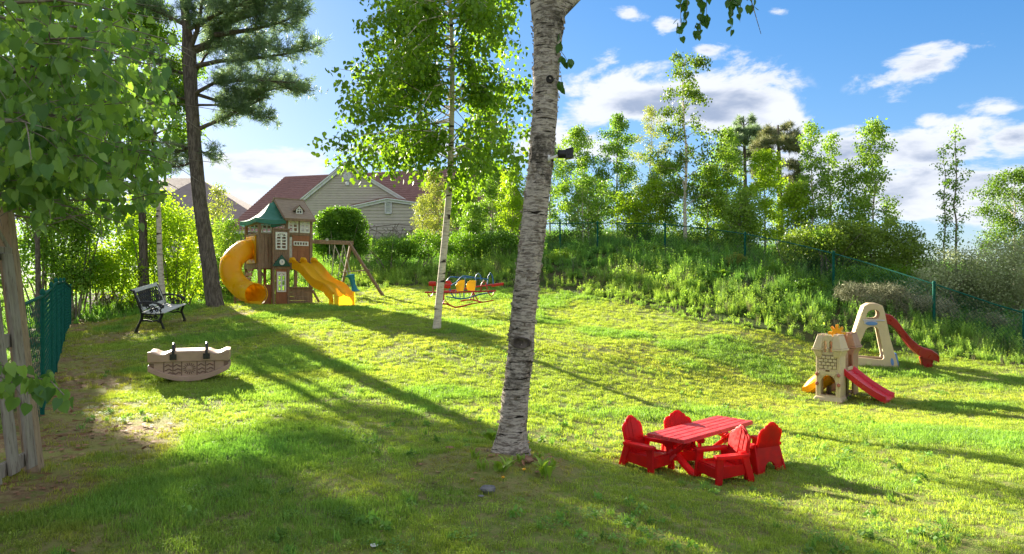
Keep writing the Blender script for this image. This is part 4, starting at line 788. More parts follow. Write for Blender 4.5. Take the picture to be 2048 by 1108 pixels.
# ---- big-leaved tree overhanging from the left
def overhang():
    rg = rg_(9); base = Vector((-5.4, 3.4, gz(-5.4, 3.4))); t = thing('overhanging_tree', 'big-leaved tree hanging over the picture from the left above the wooden fence', 'tree', base); tr = MB()
    tr.tube([base, base + Vector((.1, 0, 1.5)), base + Vector((.3, .1, 3)), base + Vector((.5, .1, 5.5)), base + Vector((.5, .1, 7))], [.2, .17, .14, .08, .03], 12); C = []
    B = [((-60, 190), (60, 165), (190, 70), 4.2), ((-60, 95), (60, 80), (170, 75), 3.6), ((-40, 165), (70, 130), (240, 40), 3.9), ((-40, 330), (60, 345), (150, 310), 4.4), ((-40, 80), (100, 110), (330, 130), 4.8), ((-40, 200), (150, 200), (340, 210), 5.0),
         ((-40, 260), (140, 270), (300, 310), 4.7), ((-60, 10), (120, 0), (330, 40), 4.6), ((-40, 350), (120, 360), (260, 340), 4.3), ((-40, 380), (60, 400), (120, 400), 4.0), ((-40, -40), (100, -60), (340, -50), 4.8), ((-60, 250), (40, 240), (110, 260), 3.6), ((-40, 140), (160, 150), (350, 300), 5.4), ((-40, 30), (200, 60), (355, 90), 5.6), ((-40, 300), (180, 330), (330, 370), 5.6), ((-40, 200), (100, 230), (240, 250), 4.1), ((-40, 400), (120, 400), (270, 400), 4.9), ((-40, 420), (90, 440), (200, 425), 5.4), ((-40, 340), (150, 380), (290, 390), 5.8), ((-40, 300), (200, 300), (330, 330), 5.2)]
    for a, b, c, D in B:
        p = [base + Vector((.3, .1, 2.6 + (200 - a[1]) / 300)), W(*a, D), W(*b, D + .1), W(*c, D + rg.normal() * .2)]; tr.tube(p, [.035, .014, .009, .003], 6)
        for i in range(15):
            u = rg.uniform(.02, 1); q = p[1].lerp(p[2], u * 2) if u < .5 else p[2].lerp(p[3], u * 2 - 1); e = q + Vector((rg.normal() * .3, rg.normal() * .3, rg.normal() * .12 - .12)); tr.tube([q, q.lerp(e, .5) + Vector((0, 0, .03)), e], [.004, .003, .0015], 4)
            for z in np.linspace(.15, 1, 7): C.append(tuple(q.lerp(e, z)))
    tr.build('trunk', MATS['thin_bark'], t, smooth=60)
    C = np.array(C); n = 4000; pos = C[rg.integers(0, len(C), n)] + rg.normal(size=(n, 3)) * np.array([[.07, .10, .06]])
    px = 1024 + pos[:, 0] / pos[:, 1] * F; py = 570 - (pos[:, 2] - ZC) / pos[:, 1] * F
    lim = 425 + 35 * np.sin(px / 38 + 1) + np.where(px < 130, 25, 0) - np.clip((px - 250) / 110, 0, 1) * 25; right = 352 + 16 * np.sin(py / 30.) - np.clip((py - 330) / 80, 0, 1) * 40
    k = (py < lim - 70 * (px < 75)) & (px < right) & (pos[:, 1] > 3.3); pos = pos[k]
    # more leaves above the frame for the shade
    up = rg.uniform(size=(1500, 3)) * np.array([[3.6, 3.2, 3.2]]) + np.array([[-5.6, 3.0, 4.0]]); up = up[up[:, 2] > 1.75 + .42 * up[:, 1]]
    # spray in front of the wooden fence
    sp = []; tw = MB(); 
    for pts, cnt in ((((-30, 720), (10, 732), (50, 745)), 13), (((10, 732), (60, 755), (100, 760), (128, 790)), 26), (((-30, 745), (20, 760), (40, 790)), 12)):
        D = 3.9; p = [W(x, y, D) for x, y in pts]; tw.tube(p, [.004] * len(p), 5)
        for i in range(cnt):
            u = rg.uniform(.1, 1) * (len(p) - 1); a = min(int(u), len(p) - 2); sp.append(tuple(p[a].lerp(p[a + 1], u - a) + Vector((rg.normal() * .04, rg.normal() * .05, rg.normal() * .035 - .02))))
    tw.tube([base + Vector((.1, .05, 1.2)), W(-40, 705, 3.9), W(-25, 722, 3.9)], [.015, .006, .004], 5); tw.build('twig', MATS['thin_bark'], t, kind='stuff')
    sp = np.array(sp)
    o = np.argsort(np.linalg.norm(pos, axis=1)); near, far = pos[o[:240]], pos[o[240:]]
    T, Fa = HEART; ms = []
    for v in (0., .25, .5, .75, 1.):
        me = bpy.data.meshes.new('leaf'); me.from_pydata([tuple(q) for q in T], [], [tuple(f) for f in Fa]); me.materials.append(LM['near']); me.attributes.new('var', 'FLOAT', 'POINT').data.foreach_set('value', np.full(len(T), v, np.float32)); me.polygons.foreach_set('use_smooth', [True] * len(Fa)); ms.append(me)
    for q in np.concatenate([near, sp]):
        ob = bpy.data.objects.new('leaf', ms[rg.integers(0, 5)]); col.objects.link(ob); ob.parent = t; ob.location = Vector(q) - base; s = rg.uniform(.05, .09); ob.scale = (s * rg.uniform(.75, 1.1), s, s * rg.uniform(.5, 3))
        d = Vector((rg.normal() * .35, rg.normal() * .35, -1)).normalized(); ob.rotation_mode = 'QUATERNION'; ob.rotation_quaternion = d.to_track_quat('Y', 'Z') @ Matrix.Rotation(rg.uniform(0, 6.3), 4, 'Y').to_quaternion()
    allp = np.concatenate([far, up]); V, Fc, kk = leaves(allp, rg.uniform(.045, .085, len(allp)), rg, HEART, 1.6, .75); array_mesh('foliage', V, Fc, LM['near'], t, var=np.repeat(rg.uniform(size=len(allp)), kk), smooth=True, kind='stuff')
overhang()
# ================================================================ houses behind
surf('roof_red', (.24, .13, .11), (.29, .165, .14), 3, .9, .3, 30, c3=(.22, .10, .085), s3=14)
surf('roof_brown', (.22, .175, .155), (.27, .22, .20), 3, .9, .3, 30)
surf('siding', (.44, .39, .32), (.48, .43, .36), 2, .6)
surf('trim', (.62, .62, .62), (.70, .70, .70), 4, .5)
def houses():
    root = W(700, 478, 48); t = thing('house', 'beige-sided house with red-brown shingle roof and white-trimmed gable behind the play tower', 'house', root)
    # main roof: long front slope, hip at the left end
    A = W(570, 353, 60); Bp = W(1010, 332, 56); e0 = W(448, 462, 50); e1 = W(1060, 462, 47); bk0 = W(540, 430, 74); bk1 = W(1060, 420, 70)
    r = MB(); th = Vector((0, 0, -.18)); r.add([A, Bp, e1, e0, bk0, bk1], [(0, 3, 2, 1), (0, 4, 3), (0, 1, 5, 4)]); r.add([A + th, Bp + th, e1 + th, e0 + th, bk0 + th, bk1 + th], [(0, 1, 2, 3), (0, 3, 4), (0, 4, 5, 1)]); r.add([e0, e1, e1 + th, e0 + th, bk0, bk0 + th], [(0, 1, 2, 3), (4, 0, 3, 5)]); ro = r.build('roof', MATS['roof_red'], t)
    g = MB(); 
    for i in range(26):   # shingle courses as thin raised lines
        u = (i + 1) / 27; g.beam(A.lerp(e0, u) + Vector((0, -.02, .03)), Bp.lerp(e1, u) + Vector((0, -.02, .03)), .05, .03)
    g.build('shingle_course', MATS['roof_red'], t, kind='stuff')
    g = MB(); g.beam(e0 + Vector((-.1, -.08, -.12)), e1 + Vector((0, -.08, -.12)), .14, .2); g.build('gutter', MATS['trim'], t)
    # wall under the left eave
    w = MB(); lo = Vector((0, 0, -3.2)); a, b = e0 + Vector((.6, .7, -.1)), e1 + Vector((0, .7, -.1)); w.hexa([a + lo, b + lo, b + lo + Vector((0, .3, 0)), a + lo + Vector((0, .3, 0))], [a, b, b + Vector((0, .3, 0)), a + Vector((0, .3, 0))]); w.hexa([a + lo, a + lo + Vector((.3, 0, 0)), Vector((a.x + .3, 70, a.z)) + lo, Vector((a.x, 70, a.z)) + lo], [a, a + Vector((.3, 0, 0)), Vector((a.x + .3, 70, a.z)), Vector((a.x, 70, a.z))]); w.build('wall', MATS['siding'], t)
    # side window by the play tower
    c = W(487, 482, 50.55); f = MB(); f.box(c, (.75, .08, 1.5)); fr = f.build('window', MATS['trim'], t); q = MB(); q.box(c + Vector((0, -.06, 0)), (.55, .05, 1.25)); q.build('pane', MATS['glass'], fr)
    def gable(apex, l, rr, D, zb, depth, course, mat, trimw, th_roof):
        """gable front made of real clapboard courses, each leaning out at its foot"""
        wm = MB(); z = zb; 
        while z < apex.z - .05:
            z2 = min(z + course, apex.z - .02)
            def xl(zz): return l.x if zz <= l.z else l.x + (apex.x - l.x) * (zz - l.z) / (apex.z - l.z)
            def xr(zz): return rr.x if zz <= rr.z else rr.x + (apex.x - rr.x) * (zz - rr.z) / (apex.z - rr.z)
            wm.add([(xl(z), D - .04, z), (xr(z), D - .04, z), (xr(z2), D, z2), (xl(z2), D, z2), (xl(z), D, z), (xr(z), D, z)], [(0, 1, 2, 3), (4, 5, 1, 0)]); z = z2
        wm.build('siding', mat, t, kind='stuff')
        s = MB(); s.hexa([(l.x, D + .01, zb), (rr.x, D + .01, zb), (rr.x, D + depth, zb), (l.x, D + depth, zb)], [(l.x, D + .01, l.z - .05), (rr.x, D + .01, rr.z - .05), (rr.x, D + depth, rr.z - .05), (l.x, D + depth, l.z - .05)]); s.build('wall', MATS['siding'], t)
        for e in (l, rr):
            out = (e - apex).normalized(); e2 = e + out * .45; f = MB(); f.beam((apex.x, D - .12, apex.z + .1), (e2.x, D - .12, e2.z + .1), .10, trimw); f.beam((apex.x, D - .2, apex.z + .2), (e2.x, D - .2, e2.z + .2), .16, .07); f.build('bargeboard', MATS['trim'], t)
            rf = MB(); a0 = Vector((apex.x, D - .25, apex.z + .24)); b0 = Vector((e2.x, D - .25, e2.z + .24)); dz = Vector((0, depth, 0)); tk = Vector((0, 0, .08)); rf.hexa([a0, b0, b0 + dz, a0 + dz], [a0 + tk, b0 + tk, b0 + dz + tk, a0 + dz + tk]); rf.build('gable_roof', MATS['roof_red'], t)
    gable(W(692, 333, 47), W(596, 411, 47), W(816, 408, 47), 47, W(600, 495, 47).z, 9, .17, MATS['siding'], .24, 1)
    gable(W(775, 404, 45.5), W(716, 417, 45.5), W(840, 413, 45.5), 45.5, W(716, 500, 45.5).z, 1.5, .22, MATS['siding'], .17, 1)
    # octagonal vent with its small box, and the louvred vent on the low gable
    v = MB(); c = W(695, 353, 46.93); R = Matrix.Rotation(PI / 2, 4, 'X'); Mx = Matrix.Translation(c) @ R
    v.plate([(.30 * math.cos(a + PI / 8), .30 * math.sin(a + PI / 8)) for a in np.linspace(0, 2 * PI, 9)[:-1]], [], .1, Mx); vo = v.build('gable_vent', MATS['trim'], t, bevel=.01)
    v = MB(); [v.box(c + Vector((0, -.07, -.2 + .08 * i)), (.42 - abs(i - 2.5) * .04, .03, .035)) for i in range(6)]; v.build('louvre', MATS['trim'], vo)
    v = MB(); v.box(W(695, 367, 46.9), (.22, .14, .26)); v.build('wall_lamp', MATS['trim'], t, bevel=.02)
    c = W(776.5, 415, 45.4); v = MB(); w2, h2 = .20, .39
    for d in ((-w2, 0, .05, h2 * 2), (w2, 0, .05, h2 * 2), (0, h2, w2 * 2 + .05, .05), (0, -h2, w2 * 2 + .05, .05)): v.box(c + Vector((d[0], 0, d[1])), (d[2], .08, d[3]))
    vo = v.build('louvred_vent', MATS['trim'], t)
    for i in range(9):
        v = MB(); v.box(c + Vector((0, .01, -.33 + i * .083)), (w2 * 2 - .04, .02, .065), Matrix.Rotation(.5, 3, 'X')); v.build('slat', MATS['trim'], vo)
    # vine wire on the low wall
    v = MB(); post = [W(843, 452, 44.6), W(843, 482, 44.6)]; v.tube(post, .035, 6); v.tube([W(735, 455, 44.7), W(790, 449, 44.7), W(843, 452, 44.6)], .03, 5)
    rg = rg_(3)
    for i in range(22):
        x = rg.uniform(735, 840); p = [W(x, 483, 44.8)]; 
        for k in range(5): p.append(W(p[-1].x / p[-1].y * F + 1024 + rg.normal() * 9, 570 - (p[-1].z - ZC) / p[-1].y * F - rg.uniform(2, 9), 44.8))
        v.tube(p, .022, 4)
    tag(v.build('vine', MATS['thin_bark'], None, org=W(790, 482, 44.8)), 'bare brown vine trained along the foot of the beige wall', 'vine')
    # second house
    root = W(380, 470, 62); t = thing('house', 'grey-brown hip-roofed building partly hidden behind the pine trunk', 'house', root); r = MB()
    ap = W(398, 356, 66); a0 = W(235, 440, 56); a1 = W(500, 416, 56); a1b = W(560, 462, 52); b0 = W(250, 420, 78); b1 = W(560, 440, 78); ap2 = W(330, 356, 68)
    r.add([ap, ap2, a0, a1b, b1, b0], [(0, 1, 2, 3), (0, 3, 4), (0, 4, 5, 1), (1, 5, 2)]); r.add([a0, a1b, a1b + Vector((0, 0, -.3)), a0 + Vector((0, 0, -.3))], [(0, 1, 2, 3)]); r.build('roof', MATS['roof_brown'], t)
    w = MB(); a, b = a0 + Vector((.5, .6, -.2)), a1b + Vector((-.5, .6, -.2)); w.hexa([a + Vector((0, 0, -3.5)), b + Vector((0, 0, -3.5)), b + Vector((0, 14, -3.5)), a + Vector((0, 14, -3.5))], [a, b, b + Vector((0, 14, 0)), a + Vector((0, 14, 0))]); w.build('wall', MATS['siding'], t)
surf('glass', (.03, .04, .05), (.05, .06, .07), 2, .12, spec=.8)
houses()
# ================================================================ fences
surf('green_vinyl', (.004, .075, .055), (.008, .10, .072), 12, .75, spec=.12)
surf('grey_wood', (.30, .27, .22), (.22, .19, .15), 5, .85, .4, 26, (6, 6, .6), c3=(.13, .10, .075), s3=10, bdist=.006)
surf('tan_wood', (.34, .25, .16), (.25, .18, .115), 5, .85, .4, 26, (6, 6, .6), c3=(.16, .11, .07), s3=10, bdist=.006)
def chain_fence(path, label, h0, posts, H, rail, pr=.024, cell=.075, wire=.0022, sag=None):
    """posts, top rail and diagonal woven wires as real geometry; path is a list of rail points (world)"""
    t = thing('chain_link_fence', label, 'fence', Vector(path[0]) - Vector((0, 0, H)))
    m = MB(); m.tube(path, rail * .8, 8); m.build('top_rail', MATS['green_vinyl'], t, smooth=60)
    for p in posts:
        m = MB(); b = Vector((p.x, p.y, min(p.z - H, gz(p.x, p.y)) - .1)); m.tube([b, p + Vector((0, 0, .02))], pr, 10); m.build('post', MATS['green_vinyl'], t, smooth=60)
        m = MB(); m.lathe(p + Vector((0, 0, .02)), [(pr * 1.25, 0), (pr * 1.25, .03), (pr * .7, .055), (.001, .06)], 10); m.build('post_cap', MATS['green_vinyl'], t, smooth=60)
    L = [0]; P = [Vector(p) for p in path]
    for a, b in zip(P, P[1:]): L.append(L[-1] + (b - a).length)
    def at(s):
        s = min(max(s, 0), L[-1]); i = max(k for k in range(len(L)) if L[k] <= s + 1e-9); i = min(i, len(P) - 2); return P[i].lerp(P[i + 1], (s - L[i]) / (L[i + 1] - L[i]))
    m = MB(); n = int(L[-1] / cell); 
    for i in range(-int(H / cell), n):
        for sg in (1, -1):
            s0 = i * cell if sg > 0 else i * cell + H; s1 = s0 + sg * H; z0, z1 = -H, 0
            if s0 < 0 and s1 < 0 or s0 > L[-1] and s1 > L[-1]: continue
            def clip(s, z, so, zo):
                if s < 0: f = (0 - so) / (s - so); return 0, zo + (z - zo) * f
                if s > L[-1]: f = (L[-1] - so) / (s - so); return L[-1], zo + (z - zo) * f
                return s, z
            c0 = clip(s0, z0, s1, z1); c1 = clip(s1, z1, s0, z0); sm = (c0[0] + c1[0]) / 2; zm = (c0[1] + c1[1]) / 2
            pts = [at(c0[0]) + Vector((0, 0, c0[1])), at(sm) + Vector((0, 0, zm)), at(c1[0]) + Vector((0, 0, c1[1]))]; m.tube(pts, wire, 3, cap=False)
    m.build('wire_mesh', MATS['green_vinyl'], t, kind='stuff')
    return t
def fences():
    D = [(1040, 449, 27.5), (1120, 447, 26.6), (1195, 446, 26), (1330, 449, 25.4), (1490, 468, 23), (1667, 507, 19.5), (1868, 568, 16.8), (2048, 626, 15.4), (2300, 680, 14)]
    P = [W(*d) for d in D]
    # extra in-between rail points give the gentle curve
    Q = []; 
    for i in range(len(P) - 1):
        for u in (0, .33, .66): 
            a, b = P[max(i - 1, 0)], P[i]; c, d = P[i + 1], P[min(i + 2, len(P) - 1)]
            Q.append(.5 * ((2 * b) + (c - a) * u + (2 * a - 5 * b + 4 * c - d) * u * u + (3 * b - a - 3 * c + d) * u ** 3))
    Q.append(P[-1]); chain_fence(Q, 'green chain-link fence following the top of the bank down to the right edge', 0, P[1:], 1.08, .021, pr=.035, cell=.11, wire=.0035)
    D = [(42, 612, 5.9), (85, 592, 7.2), (112, 566, 10.2), (128, 563, 13.5), (141, 574, 17)]
    P = [W(*d) for d in D]; Q = [P[0], P[1]] + [P[1].lerp(P[2], .5) + Vector((0, 0, -.01)), P[2], P[2].lerp(P[3], .5), P[3], P[3].lerp(P[4], .5), P[4]]
    chain_fence(Q, 'green chain-link fence running away along the left side beyond the wooden fence', 0, [P[1], P[1].lerp(P[2], .55), P[2], P[2].lerp(P[3], .5), P[3], P[4]], 1.28, .021, pr=.021, cell=.12, wire=.0024)
    # wooden fence: post, rails, boards, lattice top; it leans outward
    t = thing('wooden_fence', 'weathered grey board fence with lattice top at the left edge', 'fence', W(78, 945, 5.2))
    a = G(78, 945); dirv = Vector((.20, -.98, 0)).normalized()  # towards the camera
    def pt(s, z, off=0): return Vector((a.x, a.y, a.z)) + dirv * s + Vector((-.98, -.20, 0)) * (off + .105 * z) + Vector((0, 0, z))
    def member(name, s0, z0, s1, z1, w, th, off, mat, par=t):
        m = MB(); n = Vector((-.98, -.20, 0)); p0, p1 = pt(s0, z0, off), pt(s1, z1, off); d = (p1 - p0).normalized(); m.beam(p0, p1, w, th, up=n); return m.build(name, mat, par, bevel=.006)
    for s in (0, 2.3): member('post', s, -.1, s, 2.16, .10, .10, .03, MATS['tan_wood'])
    for z in (.14, 1.02, 1.66, 2.06): member('rail', .05, z, 3.2, z - (.0 if z > .5 else .0), .10, .035, .0, MATS['grey_wood'])
    for k in range(11): member('board', .17 + k * .25, .07 + (.02 if k % 2 else 0), .17 + k * .25, 1.66, .135, .022, -.035 if k % 2 == 0 else -.035, MATS['grey_wood'])
    for k in range(11):
        s = .1 + k * .26; member('lattice_slat', s, 1.70, s + .33, 2.03, .04, .01, -.02, MATS['grey_wood']); member('lattice_slat', s + .33, 1.70, s, 2.03, .04, .01, -.008, MATS['tan_wood'])
fences()
# ================================================================ play tower
surf('brown_wood', (.27, .175, .11), (.20, .125, .078), 4, .75, .35, 22, (5, 5, .8), c3=(.14, .09, .055), s3=9, bdist=.006)
surf('red_wood', (.32, .13, .06), (.24, .095, .045), 4, .7, .3, 22, (5, 5, .8), bdist=.006)
surf('shingle_wood', (.34, .26, .19), (.26, .19, .14), 6, .8, .3, 30, (.8, 5, 5), bdist=.006)
surf('white_plastic', (.72, .71, .68), (.66, .65, .62), 5, .45)
surf('yellow_plastic', (.92, .60, .014), (.88, .54, .012), 2, .35, spec=.45, trans=.45)
surf('canopy', (.07, .25, .21), (.10, .30, .26), 3, .75, .3, 50, trans=.35)
surf('green_plastic', (.008, .07, .045), (.012, .085, .055), 3, .4)
surf('teal_plastic', (.008, .16, .24), (.01, .19, .27), 3, .35)
surf('rope', (.50, .47, .38), (.36, .33, .26), 30, .8)
surf('chain', (.35, .35, .34), (.45, .45, .43), 30, .4, metal=.6)
surf('screen_print', (.03, .03, .03), None, 3, .5)
def arch_window(mb_root, name, M, w, h, rows=3, arched=True, t=.035):
    """white plastic window: frame, curved head, glazing bars as real bars, open between"""
    fr = .035
    if arched:
        inner = [(-w / 2 + fr, -h / 2 + fr), (w / 2 - fr, -h / 2 + fr), (w / 2 - fr, h / 2 - fr - w * .25)] + [((w / 2 - fr) * math.cos(a), h / 2 - fr - w * .25 + (w * .25) * math.sin(a)) for a in np.linspace(.3, PI - .3, 7)] + [(-w / 2 + fr, h / 2 - fr - w * .25)]
    else: inner = [(-w / 2 + fr, -h / 2 + fr), (w / 2 - fr, -h / 2 + fr), (w / 2 - fr, h / 2 - fr), (-w / 2 + fr, h / 2 - fr)]
    p = MB(); p.plate([(-w / 2, -h / 2), (w / 2, -h / 2), (w / 2, h / 2), (-w / 2, h / 2)], [inner], t, M, .003); wo = p.build(name, MATS['white_plastic'], mb_root)
    b = MB(M); g = .022; top = h / 2 - fr - w * .25 if arched else h / 2 - fr
    b.b2(-g, g, -h / 2 + fr, h / 2 - fr, -.012, .012)
    for i in range(1, rows + (1 if arched else 0)):
        y = -h / 2 + fr + (top + h / 2 - fr) * i / rows; b.b2(-w / 2 + fr, w / 2 - fr, y - g * .7, y + g * .7, -.010, .010)
    if arched:
        for s in (-1, 1): b.beam((0, top, 0), (s * w * .3, h / 2 - fr * .8, 0), g, .018)
    b.build('glazing_bar', MATS['white_plastic'], wo)
    return wo
def play_tower():
    loc = G(519, 611); loc = Vector((W(519, 611, 20.3).x, 20.3, gz(W(519, 611, 20.3).x, 20.3))); yaw = math.radians(37)
    t = thing('play_tower', 'wooden play tower with green canopy, white windows, yellow tube slide and yellow wave slide', 'playground tower', (0, 0, 0)); MW = Matrix.Translation(loc) @ Matrix.Rotation(yaw, 4, 'Z'); IM = MW.inverted()
    def L(px, py, D): return IM @ W(px, py, D)
    def add(name, boxes, mat, bev=.006, par=t):
        m = MB(); [m.b2(*b) for b in boxes]; return m.build(name, MATS[mat], par, bevel=bev)
    FR = Matrix(((1, 0, 0, 0), (0, 0, -1, 0), (0, 1, 0, 0), (0, 0, 0, 1)))   # plate xy -> local x,z facing front (-y)
    def front(x, y, z): return Matrix.Translation((x, y, z)) @ FR
    # local plan: deck x 0..0.40 open bay then bay tower 0.36..0.80, house 0.80..1.60, depth 0..1.35
    FL = 1.27; DP = 1.35
    for (x, y, z) in ((0, 0, 2.48), (0, DP, 2.48), (.80, .0, 2.66), (1.56, .0, 2.66), (.80, DP, 2.66), (1.56, DP, 2.66), (.42, DP, 2.1)):
        add('post', [(x - .045, x + .045, y - .045, y + .045, -.08, z)], 'brown_wood')
    for k in range(11): add('deck_board', [(-.04, 1.60, -.03 + k * .128, -.03 + k * .128 + .115, FL - .03, FL)], 'brown_wood', .003)
    add('deck_beam', [(-.06, 1.62, -.05, -.01, FL - .17, FL - .032)], 'brown_wood'); add('deck_beam', [(-.06, 1.62, DP + .01, DP + .05, FL - .17, FL - .032)], 'brown_wood'); add('deck_beam', [(-.06, -.02, 0, DP, FL - .17, FL - .032)], 'brown_wood'); add('deck_beam', [(1.58, 1.62, 0, DP, FL - .17, FL - .032)], 'brown_wood')
    # deck railing (front left): rails and slats
    add('rail', [(.03, .40, -.03, .0, 2.08, 2.15)], 'brown_wood'); add('rail', [(.03, .40, -.03, .0, FL, FL + .08)], 'brown_wood')
    for x in (.045, .14, .255, .36): add('slat', [(x, x + (.085 if x < .3 else .06), -.045, -.025, FL - .05, 2.13)], 'brown_wood', .003)
    # left face frame round the tube
    add('rail', [(-.03, 0, .0, DP, 2.10, 2.17)], 'brown_wood'); add('tube_frame', [(-.03, -.005, .05, .22, FL, 2.08), (-.03, -.005, 1.12, 1.3, FL, 2.08)], 'brown_wood')
    # back wall boards upper and windows
    for z in (FL, 2.08): add('rail', [(0, 1.56, DP - .02, DP + .02, z, z + .08)], 'brown_wood')
    for k in range(8): add('slat', [(.06 + k * .095, .13 + k * .095, DP - .01, DP + .01, FL, 2.1)], 'brown_wood', .003)
    add('back_wall', [(.85, 1.52, DP - .02, DP + .01, FL, 2.02)], 'brown_wood')
    add('rail', [(0.04, 1.56, DP - .02, DP + .02, 2.22, 2.27)], 'brown_wood', .003)
    for x in (.24, .62, .99, 1.33): arch_window(t, 'window', front(x, DP - .03, 2.44), .30, .36, 2)
    add('top_plate', [(0, .82, -.03, .03, 2.43, 2.50), (0, .82, DP - .03, DP + .03, 2.43, 2.50)], 'brown_wood'); add('top_plate', [(-.03, .03, .03, DP - .03, 2.43, 2.50)], 'brown_wood')
    # bay tower (front): posts, upper panel with window, pediment, door
    by = -.17
    for x in (.36, .80): add('bay_post', [(x - .035, x + .035, by - .03, by + .03, 0, 2.26)], 'brown_wood')
    m = MB(); m.plate([(-.19, -.47), (.19, -.47), (.19, .47), (-.19, .47)], [[(-.14, -.08), (.14, -.08), (.14, .38), (-.14, .38)]], .03, front(.58, by, 1.82), .002); m.build('bay_panel', MATS['brown_wood'], t)
    add('bay_cap', [(.32, .84, by - .045, by + .045, 2.26, 2.31)], 'brown_wood'); arch_window(t, 'window', front(.58, by - .03, 1.93), .34, .52, 4)
    for z in (1.34, 1.43, 1.52, 1.61): add('clapboard', [(.395, .765, by - .024, by - .016, z, z + .075)], 'brown_wood', .002)
    add('bay_side', [(.345, .36, by + .03, -.02, 1.30, 2.24)], 'brown_wood', .002); add('bay_side', [(.80, .815, by + .03, -.02, 1.30, 2.24)], 'brown_wood', .002)
    m = MB(); m.plate([(-.27, 0), (.27, 0), (0, .34)], [], .04, front(.58, by - .06, 1.17), .004); m.build('pediment', MATS['green_plastic'], t)
    m = MB(); m.plate([(.075 * math.cos(a), .085 * math.sin(a)) for a in np.linspace(0, 2 * PI, 21)[:-1]], [], .02, front(.58, by - .10, 1.29), .003); ck = m.build('clock', MATS['white_plastic'], t)
    m = MB(front(.58, by - .118, 1.29)); m.box((0, .018, 0), (.010, .045, .004)); m.box((.013, 0, 0.0045), (.032, .009, .004))
    for a in range(12): m.box((.058 * math.cos(a * PI / 6), .066 * math.sin(a * PI / 6), 0), (.006, .006, .003))
    m.build('clock_hand', MATS['screen_print'], ck)
    add('lintel', [(.39, .77, by - .03, by + .03, 1.09, 1.16)], 'brown_wood')
    m = MB(); m.plate([(-.165, -.53), (.165, -.53), (.165, .53), (-.165, .53)], [[(-.10, -.10), (.10, -.10), (.10, .36), (-.10, .36)]], .035, front(.585, by + .0, .55), .002); d = m.build('door', MATS['red_wood'], t)
    wn = arch_window(t, 'window', front(.585, by - .03, .70), .27, .60, 3); wn.name = 'window'
    add('door_panel', [(.47, .70, by - .03, by - .018, .06, .34)], 'red_wood', .004)
    # house front: lower window band, upper gable wall, red panel and strip window
    add('wall_rail', [(.845, 1.515, -.03, .03, 2.13, 2.21)], 'brown_wood'); add('wall_rail', [(.84, 1.52, -.035, .035, 2.60, 2.66)], 'brown_wood'); add('mullion', [(1.165, 1.205, -.03, .03, 2.21, 2.60)], 'brown_wood')
    arch_window(t, 'window', front(1.00, -.02, 2.405), .31, .37, 2); arch_window(t, 'window', front(1.365, -.02, 2.405), .31, .37, 2)
    m = MB(); m.plate([(-.27, -.40), (.27, -.40), (.27, .40), (-.27, .40)], [[(-.215, .10), (.215, .10), (.215, .22), (-.215, .22)]], .03, front(1.24, -.01, 1.72), .002); m.build('front_panel', MATS['red_wood'], t)
    m = MB(); holes = [[(-.205 + i * .084, -.04), (-.205 + i * .084 + .066, -.04), (-.205 + i * .084 + .066, .04), (-.205 + i * .084, .04)] for i in range(5)]; m.plate([(-.23, -.065), (.23, -.065), (.23, .065), (-.23, .065)], holes, .03, front(1.24, -.035, 1.88), .002); m.build('strip_window', MATS['white_plastic'], t)
    m = MB(); m.b2(1.13, 1.36, -.04, -.026, 1.34, 1.36); m.b2(1.13, 1.15, -.04, -.026, 1.36, 1.66); m.b2(1.34, 1.36, -.04, -.026, 1.36, 1.66); m.b2(1.13, 1.36, -.04, -.026, 1.66, 1.68); m.build('panel_moulding', MATS['red_wood'], t)
    arch_window(t, 'window', front(.905, .0, 1.70), .16, .72, 4)
    # right side wall and its posts
    for z in (FL, 2.13): add('rail', [(1.545, 1.585, .05, DP - .05, z, z + .08)], 'brown_wood')
    for k in range(8): add('slat', [(1.555, 1.575, .08 + k * .155, .08 + k * .155 + .1, FL, 2.15)], 'brown_wood', .003)
    # planter / sand counter at the bottom right, under-deck pieces
    for k, z in enumerate((.0, .13, .26, .39)): add('counter_board', [(.86, 1.60, -.06, -.03, z + .002, z + .128)], 'brown_wood', .003)
    add('counter_top', [(.83, 1.64, -.12, .08, .52, .55)], 'brown_wood'); 
    for k in range(6): add('counter_board', [(1.585, 1.61, .06 + k * .2, .06 + k * .2 + .19, .0, .5)], 'brown_wood', .004)
    for k in range(5): add('side_board', [(-.0, .30, .9 + .0, .93, .02 + k * .13, .14 + k * .13)], 'brown_wood', .004)
    add('side_board', [(.08, .34, -.02, .01, 0, .62)], 'red_wood', .004); add('inner_post', [(.99, 1.06, .55, .62, 0, FL - .03)], 'red_wood'); add('inner_post', [(.30, .37, .55, .62, 0, FL - .03)], 'red_wood')
    m = MB(); m.beam((.0, .15, 1.08), (.20, .15, .85), .06, .06); m.build('knee_brace', MATS['brown_wood'], t); m = MB(); m.beam((1.60, -.05, .45), (1.86, -.05, -.02), .06, .06); m.build('ground_brace', MATS['brown_wood'], t, bevel=.005)
    # climbing ramp at the left below the tube
    for k in range(7):
        z = .18 + k * .15; m = MB(); m.box((-.02 + .0, DP * .55, z), (.03, .72 - k * .02, .13), Matrix.Rotation(.25, 3, 'Y')); o = m.build('climbing_board', MATS['red_wood'], t, bevel=.004); o.location = (-.30 + k * .045, 0, 0)
    # ---- house roof with overlapping shingle boards
    x0, x1 = .69, 1.62; rz, rx = 3.30, .82; ez, ey = 2.62, -.20; n = 8
